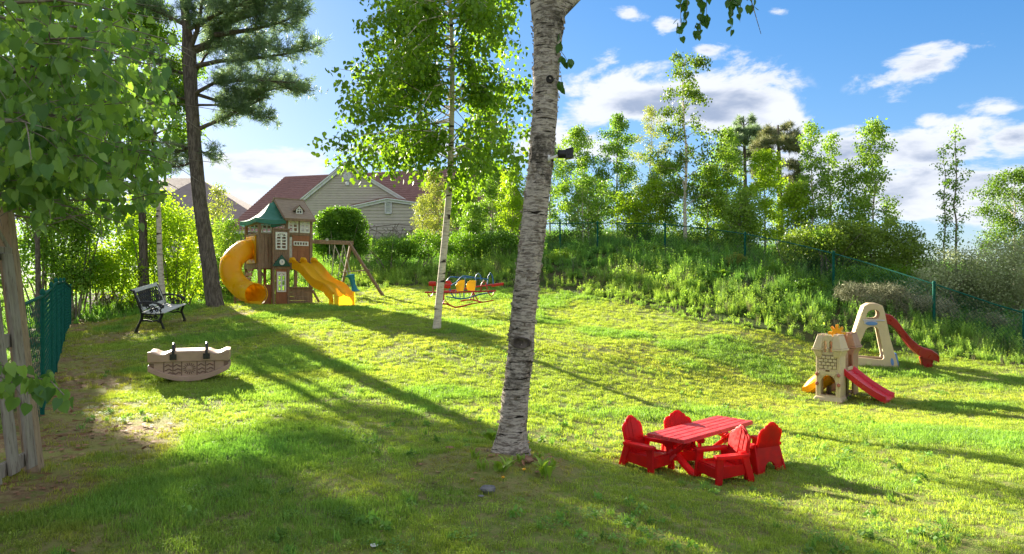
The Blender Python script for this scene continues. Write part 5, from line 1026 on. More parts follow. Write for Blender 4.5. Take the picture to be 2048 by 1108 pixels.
    def roofside(ey_, sg):
        for k in range(n):
            u0, u1 = k / n, (k + 1) / n + .02; p0 = Vector((0, rx + (ey_ - rx) * u0, rz + (ez - rz) * u0)); p1 = Vector((0, rx + (ey_ - rx) * u1, rz + (ez - rz) * u1)); mm = (p0 + p1) / 2; d = (p1 - p0)
            m = MB(); m.beam((x0, mm.y, mm.z + .012), (x1, mm.y, mm.z + .012), d.length, .018, up=Vector((0, -d.z, d.y)).normalized() * (1 if sg > 0 else -1)); o = m.build('roof_board', MATS['shingle_wood'], t, bevel=.003); o.rotation_euler = (0, 0, 0)
    roofside(ey, 1); roofside(DP + .35, -1)
    m = MB(); m.beam((x0 - .02, rx, rz + .03), (x1 + .02, rx, rz + .03), .06, .04); m.build('ridge_cap', MATS['shingle_wood'], t)
    for x in (x0 - .0, x1 + .0):
        for e in (ey, DP + .35): m = MB(); m.beam((x, rx, rz - .01), (x, e, ez - .02), .03, .07, up=(1, 0, 0)); m.build('rafter', MATS['brown_wood'], t)
    m = MB(); m.beam((x0, ey - .01, ez - .03), (x1, ey - .01, ez - .03), .03, .08); m.build('fascia', MATS['brown_wood'], t)
    m = MB(); m.plate([(-.68, 0), (.68, 0), (.0, .46)], [], .02, Matrix.Translation((1.54, rx, 2.66)) @ Matrix.Rotation(-PI / 2, 4, 'Z') @ Matrix.Rotation(PI / 2, 4, 'X'), 0); m.build('gable_wall', MATS['brown_wood'], t)
    # dormer
    dc = Vector((1.22, .06, 2.80)); m = MB(); m.plate([(-.10, 0), (.10, 0), (.10, .12), (0, .24), (-.10, .12)], [[(-.07, .03), (-.01, .03), (-.01, .10), (-.07, .10)], [(.01, .03), (.07, .03), (.07, .10), (.01, .10)], [(-.07, .12), (-.01, .12), (-.01, .18)], [(.07, .12), (.01, .18), (.01, .12)]], .03, Matrix.Translation(dc) @ FR, .002); dm = m.build('dormer_window', MATS['white_plastic'], t)
    m = MB(); m.beam(dc + Vector((0, .12, .27)), dc + Vector((-.17, .12, .09)), .32, .015, up=(0, 0, 1)); m.beam(dc + Vector((0, .12, .27)), dc + Vector((.17, .12, .09)), .32, .015, up=(0, 0, 1)); m.build('dormer_roof', MATS['brown_wood'], dm)
    m = MB(); m.b2(dc.x - .09, dc.x + .09, dc.y + .03, dc.y + .3, dc.z, dc.z + .14); m.build('dormer_cheek', MATS['screen_print'], dm)
    # ---- canopy: tent with valance
    ca = [Vector((-.16, -.16, 2.60)), Vector((.74, -.16, 2.60)), Vector((.74, DP + .14, 2.60)), Vector((-.16, DP + .14, 2.60))]; pk0, pk1 = Vector((.52, .72, 3.14)), Vector((.72, .74, 3.22)); secs = []
    N = 10; rim = []
    for i in range(4):
        a, b = ca[i], ca[(i + 1) % 4]
        for k in range(N): u = k / N; q = a.lerp(b, u); q.z -= .05 * math.sin(PI * u); rim.append(q)
    for v in (0, .15, .35, .6, .85, 1):
        row = []
        for q in rim:
            top = pk0.lerp(pk1, min(max((q.x + .16) / .9, 0), 1)); w = q.lerp(top, v); w.z -= .16 * math.sin(PI * v) * (1 - .3 * v); row.append(w)
        secs.append(row)
    m = MB(); m.strip([[q + Vector((0, 0, -.13)) for q in rim] + [rim[0] + Vector((0, 0, -.13))], rim + [rim[0]]]); m.strip([r + [r[0]] for r in secs]); m.build('canopy', MATS['canopy'], t, smooth=50)
    # ---- tube slide
    tp = [(506, 500, 20.9), (494, 499, 20.65), (480, 506, 20.3), (467, 519, 20.0), (461, 535, 19.85), (464, 552, 19.8), (475, 568, 19.7), (489, 580, 19.45), (501, 585, 19.2), (511, 588, 18.95)]
    P = [L(*q) for q in tp]; R0 = .30; Pn = []
    for i in range(len(P) - 1):
        a, b, c, d = P[max(i - 1, 0)], P[i], P[i + 1], P[min(i + 2, len(P) - 1)]
        for k in range(5): u = k / 5; Pn.append(.5 * ((2 * b) + (c - a) * u + (2 * a - 5 * b + 4 * c - d) * u * u + (3 * b - a - 3 * c + d) * u ** 3))
    Pn.append(P[-1]); nn = len(Pn); cut = [0, 8, 17, 26, 35, nn - 1]
    for a, b in zip(cut, cut[1:]):
        m = MB(); seg = Pn[a:b + 1]; m.tube(seg, R0, 28, cap=False); m.tube(seg, R0 - .012, 28, cap=False); m.tube([seg[0], seg[0].lerp(seg[1], .25)], R0 + .022, 28, cap=False); m.tube([seg[-1].lerp(seg[-2], .25), seg[-1]], R0 + .022, 28, cap=False); m.build('tube_section', MATS['yellow_plastic'], t, smooth=50)
    m = MB(); e = Pn[-1]; dr = (Pn[-1] - Pn[-4]).normalized(); m.tube([e, e + dr * .05], R0 + .03, 28, cap=False); gx = MW.inverted().to_3x3() @ Vector((0, 0, 1)); 
    # end apron and backing panel of the exit hood
    a, b = L(489, 602, 19.0), L(523, 602, 18.95); a2, b2_ = L(489, 612, 18.9), L(523, 612, 18.85); m.add([a, b, b2_, a2, a + Vector((.05, .12, 0)), b + Vector((.05, .12, 0)), b2_ + Vector((.05, .12, 0)), a2 + Vector((.05, .12, 0))], [(0, 1, 2, 3), (4, 5, 6, 7), (0, 1, 5, 4), (1, 2, 6, 5), (0, 3, 7, 4), (2, 3, 7, 6)]); m.build('tube_exit', MATS['yellow_plastic'], t, smooth=50)
    m = MB(); p0 = L(470, 585, 20.1); m.tube([p0, Vector((p0.x, p0.y, -.1))], .04, 8); m.build('tube_support', MATS['brown_wood'], t)
    fo = P[0]; m = MB(); Mx = Matrix.Translation((-.05, .67, 1.67)) @ Matrix.Rotation(PI / 2, 4, 'Z') @ Matrix.Rotation(PI / 2, 4, 'X'); m.plate([(-.45, -.41), (.45, -.41), (.45, .41), (-.45, .41)], [[(.27 * math.cos(q), .27 * math.sin(q)) for q in np.linspace(0, 2 * PI, 25)[:-1]]], .03, Mx, .004); m.build('entrance_panel', MATS['yellow_plastic'], t)
    # ---- double wave slide (two lanes side by side)
    A0, A1 = L(585, 522, 20.45), L(628, 519, 20.55); B0, B1 = L(667, 606, 19.55), L(706, 604, 19.75); secs = []; n = 22
    B0.z = .29; B1.z = .29; A0.z = 1.25; A1.z = 1.25; secs = []
    for i in range(n + 1):
        u = i / n; a = A0.lerp(B0, u); b = A1.lerp(B1, u); sl = 1.25 + (.29 - 1.25) * u; wav = .055 * math.sin(u * 2 * PI * 1.5) * (u < .95); ease = .10 * math.sin(PI * u) ** 2 * 0; flat = 0
        zz = sl + wav if u < .86 else max(.28, sl + wav * (1 - (u - .86) / .14)); c = []
        prof = [(-.03, -.14), (-.03, .10), (0, .125), (.035, .10), (.07, .02), (.25, -.005), (.43, .02), (.465, .085), (.50, .105), (.535, .085), (.57, .02), (.75, -.005), (.93, .02), (.965, .10), (1, .125), (1.03, .10), (1.03, -.14)]
        for q, h in prof: 
            w = a.lerp(b, q); w.z = zz + h - (.06 if (h < -.1 and u > .8) else 0); c.append(w)
        secs.append(c)
    m = MB(); m.strip(secs); m.strip([[p + Vector((0, 0, -.012)) for p in s] for s in secs]); m.build('wave_slide', MATS['yellow_plastic'], t, smooth=50)
    m = MB(); f0, f1 = secs[-1][0], secs[-1][-1]; fd = (B0 - A0); fd.z = 0; fd.normalize(); Q = [secs[-1][k] for k in range(1, 16)]; low = [Vector((p.x, p.y, -.04)) + fd * .05 for p in Q]; m.strip([Q, [q + fd * .05 for q in Q], low]); 
    for e in (0, -1):
        c0 = secs[-3][e]; m.add([secs[-1][e] + Vector((0, 0, .2)), secs[-3][e] + Vector((0, 0, .2)), Vector((c0.x, c0.y, -.04)), Vector((f0.x if e == 0 else f1.x, f0.y if e == 0 else f1.y, -.04)) + fd * .05], [(0, 1, 2, 3)])
    m.build('slide_foot', MATS['yellow_plastic'], t, smooth=30)
    m = MB(); 
    for q in (.0, .5, 1):
        w = A0.lerp(A1, q); m.tube([w + Vector((-.02, .12, .05)), w + Vector((-.02, .05, .14)), w + Vector((0, -.08, .13)), w + Vector((.02, -.2, .07))], [.05, .055, .055, .03], 10)
    m.build('slide_lip', MATS['yellow_plastic'], t, smooth=50)
    t.location = loc; t.rotation_euler = (0, 0, yaw)
    # ---- swing frame (own thing, bolted to the tower's right side)
    w = thing('swing_set', 'brown timber swing beam with splayed A-frame legs right of the play tower', 'swing set', G(768, 593)); o = ORG[w.name]
    bL, bR = W(622, 483, 21.9), W(706, 486, 22.7); 
    def bm(name, a, b, ww, hh, mat='brown_wood'): m = MB(); m.beam(a, b, ww, hh); return m.build(name, MATS[mat], w, bevel=.006)
    bm('beam', bL, bR, .10, .13); f1 = G(768, 592); f2 = W(681, 574, 24); f2.z = gz(f2.x, f2.y) - .05; bm('leg', W(699, 487, 22.5), f1 + Vector((0, 0, -.05)), .085, .085); bm('leg', W(702, 487, 22.8), f2, .085, .085); bm('crossbar', W(682, 544.5, 23.4), W(740, 540, 22.2), .035, .04, 'tan_wood'); bm('ground_rail', W(676, 574, 22.9), W(699, 572, 22.7), .06, .06, 'tan_wood')
    m = MB(); m.tube([W(654, 479, 21.75), W(654, 479, 21.65)], .05, 10); m.build('bolt', MATS['chain'], w)
    rg = rg_(2)
    # flat green swing seat
    s = thing('swing', 'dark green flat swing seat on two pale ropes beside the wave slide', 'swing', W(670, 556, 22.3)); m = MB(); c = W(671, 556, 22.4)
    m.strip([[c + Vector((x * .24, y * .09, .05 * x * x + z)) for x in np.linspace(-1, 1, 7)] for y, z in ((-1, 0), (1, 0), (1, -.02), (-1, -.02), (-1, 0))]); m.build('seat', MATS['green_plastic'], s)
    for a, b in (((669, 490), (663, 552)), ((686, 490), (676, 553))): m = MB(); m.tube([W(*a, 22.35), W(*b, 22.4)], .016, 6); m.build('rope', MATS['rope'], s)
    # teal glider seat
    s = thing('glider_swing', 'teal plastic glider swing seat hanging under the beam end', 'swing', W(704, 584, 22)); m = MB(); 
    pth = [(696, 551, .16, .05), (703, 552, .13, .06), (705, 562, .09, .05), (707, 572, .09, .05), (709, 580, .12, .045), (712, 583, .16, .03)]
    m.strip([[W(x, y, 22.1) + Vector((math.cos(q) * a * .8, math.sin(q) * a, math.sin(q) * 0 + math.cos(q) * b)) for q in np.linspace(0, 2 * PI, 12, endpoint=False)] for x, y, a, b in pth], closed=True); m.build('seat', MATS['teal_plastic'], s, smooth=50)
    m = MB(); m.tube([W(698, 580, 22) + Vector((math.cos(q) * .14 + .1, math.sin(q) * .12, -.03)) for q in np.linspace(0, 2 * PI, 14, endpoint=False)], .02, 6, closed=True); m.build('foot_ring', MATS['teal_plastic'], s)
    for a, b in (((669, 490), (697, 552)), ((687, 489), (701, 549))): m = MB(); m.tube([W(*a, 22.2), W(*b, 22.1)], .014, 6); m.build('rope', MATS['rope'], s)
    s = thing('trapeze', 'pair of thin pale ropes with grips nearest the tower', 'swing', W(658, 510, 22)); 
    m = MB(); m.tube([W(659, 490, 22), W(659, 508, 22)], .014, 6); m.build('rope', MATS['rope'], s); m = MB(); m.tube([W(659, 508, 22) + Vector((math.cos(q) * .06, 0, math.sin(q) * .08 - .08)) for q in np.linspace(0, 2 * PI, 12, endpoint=False)], .014, 6, closed=True); m.build('grip', MATS['green_plastic'], s)
    tag(s, 'short rope with a ring grip nearest the tower on the swing beam', 'swing')
play_tower()
# ================================================================ red table and four little chairs
surf('red_plastic', (.76, .014, .014), (.60, .016, .018), 9, .38, .12, 50, spec=.22, bdist=.002, trans=.38)
surf('red_faded', (.66, .055, .06), (.50, .03, .035), 8, .42, .15, 60, spec=.45, bdist=.002)
def little_chair():
    t = thing('little_chair', 'x', 'chair', (0, 0, 0), 'small red chairs around the red folding table'); RP = MATS['red_plastic']
    tilt = math.radians(14)
    def bp(x, s): return Vector((x, .10 + math.sin(tilt) * s, .15 + math.cos(tilt) * s))   # point on the leaning back
    MX = Matrix.Translation((0, .10, .125)) @ Matrix.Rotation(PI / 2 - tilt, 4, 'X')
    for i, (x, w, h) in enumerate(((-.096, .044, .262), (-.049, .048, .303), (0, .050, .322), (.049, .048, .303), (.096, .044, .262))):
        top = [(x + w / 2 * math.cos(a) * .96, h - w * .35 + w * .38 * math.sin(a) + (.02 * (1 if x < 0 else -1) * math.cos(a) * (abs(x) > .01))) for a in np.linspace(0, PI, 7)]
        m = MB(); m.plate([(x - w / 2, .0), (x + w / 2, .0)] + top, [], .018, MX @ Matrix.Translation((0, 0, -.004 * abs(i - 2))), .003); m.build('back_slat', RP, t, smooth=40)
    # rim behind the slats
    rim = [(-.122, 0), (.122, 0), (.130, .12), (.132, .235), (.122, .265), (.100, .280), (.078, .286), (.068, .308), (.045, .318), (.030, .332), (.016, .341), (-.016, .341), (-.030, .332), (-.045, .318), (-.068, .308), (-.078, .286), (-.100, .280), (-.122, .265), (-.132, .235), (-.130, .12)]
    m = MB(); m.plate(rim, [], .012, MX @ Matrix.Translation((0, 0, -.012)), .004); m.b2(-.11, .11, .122, .140, .245, .262); m.build('backrest', RP, t, smooth=40)
    for k in range(4): m = MB(); y = -.145 + k * .064; m.b2(-.125, .125, y - .029, y + .029, .130 + (.012 if k == 0 else 0) - k * .006, .150 - k * .006); m.build('seat_slat', RP, t, bevel=.006)
    m = MB(); m.b2(-.125, .125, -.184, -.172, .05, .14); m.build('seat_front', RP, t, bevel=.004)
    # rear panel with arched cut-out, spreading towards the ground
    m = MB(); arch = [(.062 * math.cos(a), .005 + .10 * math.sin(a)) for a in np.linspace(0, PI, 11)]
    out = [(-.155, 0)] + [(-.062 - .03, 0)] + [(-(.09) + 0.0, 0.0)] ; outer = [(.160, 0), (.128, .24), (-.128, .24), (-.160, 0)] + [(-.075, 0)] + [(-.075 * math.cos(a), .10 * math.sin(a)) for a in np.linspace(.15, PI - .15, 9)] + [(.075, 0)]
    m.plate(outer, [], .016, Matrix.Translation((0, .170, 0)) @ Matrix.Rotation(PI / 2 + math.radians(9), 4, 'X'), .004); m.build('rear_panel', RP, t, smooth=40)
    for s in (-1, 1):
        m = MB(); m.hexa([(s * .150, .13, 0), (s * .172, .13, 0), (s * .172, .20, 0), (s * .150, .20, 0)], [(s * .128, .06, .26), (s * .150, .06, .26), (s * .150, .13, .26), (s * .128, .13, .26)]); m.build('rear_leg', RP, t, bevel=.006)
        m = MB(); m.hexa([(s * .135, -.195, 0), (s * .165, -.195, 0), (s * .165, -.135, 0), (s * .135, -.135, 0)], [(s * .13, -.185, .225), (s * .155, -.185, .225), (s * .155, -.11, .225), (s * .13, -.11, .225)]); m.build('front_leg', RP, t, bevel=.006)
        m = MB(); m.plate([(-.14, .05), (.10, .07), (.13, .15), (-.14, .15)], [], .014, Matrix(((0, 0, 1, s * .138), (1, 0, 0, 0), (0, 1, 0, 0), (0, 0, 0, 1))), .003); m.build('side_panel', RP, t, smooth=40)
        m = MB(); m.plate([(s * .115, .12), (s * .178, .12), (s * .190, -.08), (s * .185, -.16), (s * .165, -.195), (s * .125, -.19), (s * .112, -.08)], [], .02, Matrix.Translation((0, 0, .235)), .006); m.build('armrest', RP, t, smooth=40)
    return t
def dup(root, label):
    r = root.copy(); col.objects.link(r); r['label'] = label
    for ch in list(root.children):
        c = ch.copy(); col.objects.link(c); c.parent = r
        for g in ch.children: d = g.copy(); col.objects.link(d); d.parent = c
    return r
def face(o, loc, fx, fy, s=1.0, tilt=(0, 0)):
    """turn an object that faces local -y so that it faces (fx, fy)"""
    o.location = loc; o.rotation_euler = (tilt[0], tilt[1], math.atan2(fy, fx) + PI / 2); o.scale = (s, s, s)
def table_set():
    c0 = little_chair(); base = [G(1293, 938), G(1362, 925), G(1448, 960), G(1512, 938)]
    chairs = [c0, dup(c0, ''), dup(c0, ''), dup(c0, '')]
    labs = ['small red slatted chair at the left end of the red table', 'small red chair behind the red table, only its back and one side showing', 'small red chair in front of the table turned left, nearest to the camera', 'small red chair at the right end of the table with its back to the camera']
    fc = [(.66, -.75), (-.05, -1), (-.85, -.30), (-.42, .88)]
    for o, b, l, f in zip(chairs, base, labs, fc):
        o['label'] = l; f = Vector((f[0], f[1], 0)).normalized(); face(o, b, f.x, f.y, 1.0)
    # folding table
    hg = 1.69; H = .335; FL_ = W(1369, 882, 5.95); LL = W(1296.5, 867, 6.27); RR = W(1507, 844.5, 6.80); BBk = W(1444.5, 836.5, 7.02)
    zt = (FL_.z + RR.z) / 2; g0 = G(1338, 958); 
    ex = (RR - FL_); ex.z = 0; Lx = ex.length; ex.normalize(); ey = Vector((-ex.y, ex.x, 0)); Wd = .40
    c = Vector((FL_.x, FL_.y, 0)) + ex * Lx / 2 + ey * Wd / 2; gz0 = gz(c.x, c.y); zt = gz0 + .345
    R = Matrix((ex, ey, Vector((0, 0, 1)))).transposed().to_4x4(); MT = Matrix.Translation((c.x, c.y, gz0)) @ R
    t = thing('folding_table', 'red plastic folding picnic table with slatted top and crossed legs', 'table', (c.x, c.y, gz0)); RF = MATS['red_faded']; n = 5; sw = Wd / n
    for half in (-1, 1):
        for k in range(n):
            m = MB(MT); y = -Wd / 2 + sw * (k + .5); x0, x1 = (half * .004, half * Lx / 2); m.b2(min(x0, x1), max(x0, x1), y - sw / 2 + .006, y + sw / 2 - .006, .322, .345); m.build('slat', RF, t, bevel=.004)
        m = MB(MT); m.b2(*sorted((half * .004, half * Lx / 2 * .995)), -Wd / 2 + .003, -Wd / 2 + .014, .308, .322); m.b2(*sorted((half * .004, half * Lx / 2 * .995)), Wd / 2 - .014, Wd / 2 - .003, .308, .322); m.b2(*sorted((half * (Lx / 2 - .012), half * Lx / 2 * .995)), -Wd / 2 + .014, Wd / 2 - .014, .308, .322); m.build('apron', RF, t, bevel=.003)
        for sg in (-1, 1):
            m = MB(MT); x = half * (Lx / 2 - .14) + sg * .020; m.beam((x, -sg * Wd / 2 * 1.02, 0.0), (x, sg * Wd / 2 * .82, .305), .036, .075, up=(1, 0, 0)); 
            m.build('leg', MATS['red_plastic'], t, bevel=.008)
        m = MB(MT); m.box((half * (Lx / 2 - .14) - .045, 0, .165), (.012, .075, .085), Matrix.Rotation(PI / 4, 3, 'X')); m.build('leg_plate', RF, t, bevel=.004)
        m = MB(MT); m.beam((half * (Lx / 2 - .14), 0, .16), (half * .10, 0, .31), .05, .016); m.build('brace', MATS['red_plastic'], t, bevel=.003)
table_set()
# ================================================================ castle climber
surf('tan_plastic', (.62, .49, .31), (.56, .44, .28), 3, .5, .15, 60, spec=.35, bdist=.003, trans=.06)
surf('tan_plastic_pink_lit', (.42, .25, .17), (.36, .21, .14), 3, .5, .15, 60, spec=.3, trans=.12)  # tan plastic with the rear tower's pinkish light put into its colour
surf('brown_plastic', (.14, .075, .035), (.11, .06, .03), 3, .5, .1, 60)
surf('groove_shade_dirt', (.26, .19, .11), None, 3, .7)  # dark tan carries the shade and dirt of the moulded brick grooves
surf('rose_plastic', (.40, .13, .09), (.35, .11, .08), 3, .5)
surf('bright_red', (.62, .012, .03), (.54, .01, .025), 3, .35, spec=.5, trans=.08)
surf('sun_yellow', (.80, .42, .008), (.72, .36, .006), 3, .4, trans=.2)
surf('dark_red', (.34, .012, .02), (.28, .010, .016), 3, .35, spec=.5, trans=.05)
surf('blue_plastic', (.10, .20, .48), (.12, .23, .52), 3, .4)
surf('lilac_plastic', (.45, .42, .50), None, 3, .5)
FRX = Matrix(((1, 0, 0, 0), (0, 0, -1, 0), (0, 1, 0, 0), (0, 0, 0, 1)))
def castle():
    base = G(1657, 803); ya = math.radians(-43); t = thing('castle_climber', 'tan toy castle climber with battlements, red slide, yellow slide and sun wheel', 'play castle', (0, 0, 0))
    k = base.y / 11.5 * 1.06; kx = .80
    TP = MATS['tan_plastic']
    def tower(y0, sg, mat, holes=True):
        pf = 'tower'
        arch = [(.15 * math.cos(a), .28 + .135 * math.sin(a)) for a in np.linspace(0, PI, 11)] + [(-.15, .085), (.15, .085)]
        m = MB(); Mx = Matrix.Translation((0, y0, 0)) @ FRX
        slots = [[(x0, .77), (x0 + .065, .77), (x0 + .065, .94), (x0 + .045, .965), (x0 + .02, .965), (x0, .94)] for x0 in (-.085, .02)]
        m.plate([(-.225, 0), (.225, 0), (.225, .74), (-.225, .74)], [arch], .04, Mx, .006); m.build('front_wall', mat, t, smooth=40)
        m = MB(); m.plate([(-.12, .74), (.12, .74), (.12, 1.02), (.06, 1.02), (.055, 1.045), (-.055, 1.045), (-.06, 1.02), (-.12, 1.02)], slots, .05, Matrix.Translation((0, y0 - sg * .0, 0)) @ FRX, .006); m.build('window_wall', mat, t, smooth=40)
        y1 = y0 + sg * .24
        for xa, xb in ((-.105, -.088), (-.018, .018), (.088, .105)): m = MB(); m.hexa([(xa, y0 - sg * .075, .80), (xb, y0 - sg * .075, .80), (xb, y0, .80), (xa, y0, .80)], [(xa, y0 - sg * .075, .84), (xb, y0 - sg * .075, .84), (xb, y0, .84), (xa, y0, .84)]); m.build('crown_lip', mat, t, bevel=.004)
        for s in (-1, 1):
            m = MB(); m.hexa([(s * .195, y0 - .03, 0), (s * .235, y0 - .03, 0), (s * .235, y1, 0), (s * .195, y1, 0)], [(s * .190, y0 - .03, .74), (s * .230, y0 - .03, .74), (s * .230, y1, .74), (s * .190, y1, .74)]); m.build('side_wall', mat, t, bevel=.012)
            # flared crown corner: neck, lip and sloping roof
            m = MB(); yo = y0 - sg * .05; fr = lambda x0, x1, z, e: [(s * x0, yo - sg * e, z), (s * x1, yo - sg * e, z), (s * x1, y1 + sg * e * .5, z), (s * x0, y1 + sg * e * .5, z)]
            m.hexa(fr(.11, .225, .70, 0), fr(.11, .265, .80, .03)); m.build('crown_neck', mat, t, bevel=.010)
            m = MB(); m.hexa(fr(.10, .290, .80, .045), fr(.10, .290, .835, .045)); m.build('crown_lip', mat, t, bevel=.012)
            m = MB(); m.hexa(fr(.10, .275, .835, .035), fr(.10, .205, 1.04, -.02)); m.hexa(fr(.10, .135, 1.04, -.02), fr(.10, .135, 1.06, -.02)); m.hexa(fr(.175, .205, 1.04, -.02), fr(.175, .205, 1.06, -.02)); m.build('crown', mat, t, bevel=.010)
        m = MB(); m.hexa([(-.285, y0 - sg * .09, 0), (.285, y0 - sg * .09, 0), (.285, y1, 0), (-.285, y1, 0)], [(-.235, y0 - sg * .05, .075), (.235, y0 - sg * .05, .075), (.235, y1, .075), (-.235, y1, .075)]); m.build('foot', mat, t, bevel=.02, seg=3)
        m = MB(); m.b2(-.172, .172, *sorted((y0 - sg * .018, y0 - sg * .026)), .51, .733); m.build('groove_panel', MATS['groove_shade_dirt'], t)  # backing plate, coloured darker for shade and dirt between the bricks
        # raised moulded bricks
        for r in range(4):
            z = .52 + r * .052; off = 0 if r % 2 else .04; x = -.165 + off - .04
            while x < .165:
                a, b = max(x, -.165), min(x + .085, .165)
                if b - a > .02: m = MB(); m.b2(a + .007, b - .007, y0 - sg * .030 - .012, y0 - sg * .030 + .012, z, z + .041); m.build('brick', mat, t, bevel=.004)
                x += .085
        m = MB(); m.plate([(-.19, .44), (-.13, .50), (-.06, .47), (-.045, .515), (.045, .515), (.06, .47), (.13, .50), (.19, .44), (.15, .44), (.115, .40)] + [(.165 * math.cos(a), .28 + .155 * math.sin(a)) for a in np.linspace(.7, PI - .7, 7)] + [(-.115, .40), (-.15, .44)], [], .02, Matrix.Translation((0, y0 - sg * .028, 0)) @ FRX, .004); m.build('arch_moulding', mat, t, smooth=40)
        m = MB(); m.plate([(-.035, -.012), (.035, -.012), (.035, .012), (-.035, .012)], [], .01, Matrix.Translation((0, y0 - sg * .045, .485)) @ FRX, .002); m.build('plaque', MATS['brown_plastic'], t)
    tower(0, 1, TP)
    tower(.86, -1, MATS['tan_plastic_pink_lit'])
    for s in (-1, 1):
        for z in (.27, .42):
            m = MB(); m.lathe((s * .205, -.045, z), [(.001, -.035), (.022, -.03), (.030, -.012), (.030, .02)], 8, 'y'); m.build('climbing_knob', MATS['rose_plastic'], t, smooth=40)
    # side walls with bricks and the deck between
    m = MB(); m.b2(-.20, .20, .20, .66, .40, .44); m.build('platform', MATS['brown_plastic'], t, bevel=.01)
    for s in (-1, 1):
        m = MB(); m.b2(s * .19, s * .23, .22, .62, .0, .06); m.build('base_rail', MATS['brown_plastic'], t, bevel=.012)
        m = MB(); m.b2(s * .14, s * .20, .36, .50, 0, .40); m.build('inner_leg', MATS['brown_plastic'], t, bevel=.02)
        m = MB(); m.b2(s * .195, s * .225, .24, .62, .50 if s < 0 else .46, .52 if s > 0 else .72); m.build('side_rail', TP, t, bevel=.012)
    m = MB(); arcp = [(.24, .44), (.24, .88), (.30, .80), (.36, .72), (.36, .44)]; m.plate(arcp, [], .03, Matrix(((0, 0, 1, .21), (1, 0, 0, 0), (0, 1, 0, 0), (0, 0, 0, 1))), .005); m.build('slide_side_wall', MATS['tan_plastic_pink_lit'], t, smooth=40)
    for r in range(4):
        for q in range(2):
            m = MB(); m.b2(.222, .236, .26 + q * .05 + (r % 2) * .012, .30 + q * .05, .48 + r * .052, .52 + r * .052); m.build('brick', MATS['tan_plastic_pink_lit'], t, bevel=.003)
    # red slide to the right
    def chute(name, p0, p1, wdir, w, side, mat, n=10, sagf=.03, lip=.05):
        secs = []
        for i in range(n + 1):
            u = i / n; p = Vector(p0).lerp(Vector(p1), u); p.z += -sagf * math.sin(PI * u) + (lip * max(0, (u - .88) / .12) * .2); wd = Vector(wdir)
            secs.append([p + wd * q * w / 2 + Vector((0, 0, h)) for q, h in ((-1.02, -.03), (-1.06, side), (-.94, side + .008), (-.84, side * .9), (-.78, .015), (0, 0), (.78, .015), (.84, side * .9), (.94, side + .008), (1.06, side), (1.02, -.03))])
        m = MB(); m.strip(secs, closed=True); m.build(name, mat, t, smooth=50)
    chute('red_slide', (.18, .42, .47), (.98, .40, .05), (0, 1, 0), .50, .075, MATS['bright_red'])
    chute('yellow_slide', (-.16, .42, .34), (-.62, .42, .04), (0, 1, 0), .36, .09, MATS['sun_yellow'])
    m = MB(); m.tube([(-.10, .42, .36), (-.30, .42, .27), (-.46, .42, .16), (-.58, .42, .05)], [.13, .15, .15, .13], 16); m.build('yellow_hood', MATS['sun_yellow'], t, smooth=60)
    # sun wheel
    Mx = Matrix.Translation((-.02, .46, 1.03)) @ FRX @ Matrix.Rotation(0, 4, 'Z'); pts = []
    for i in range(72):
        a = 2 * PI * i / 72; r = .115 + .045 * (1 if math.sin(a * 9) > .1 else -.35); pts.append((r * math.cos(a), r * math.sin(a)))
    m = MB(); m.plate(pts, [[(.035 * math.cos(a), .035 * math.sin(a)) for a in np.linspace(0, 2 * PI, 13)[:-1]]], .05, Mx, .006); 
    m.build('sun_wheel', MATS['sun_yellow'], t, smooth=40); m = MB(); m.tube([(-.02, .46, .62), (-.02, .46, 1.02)], .03, 8); m.build('wheel_post', TP, t)
    t.location = base; t.rotation_euler = (0, 0, ya); t.scale = (k * kx, k, k)
castle()
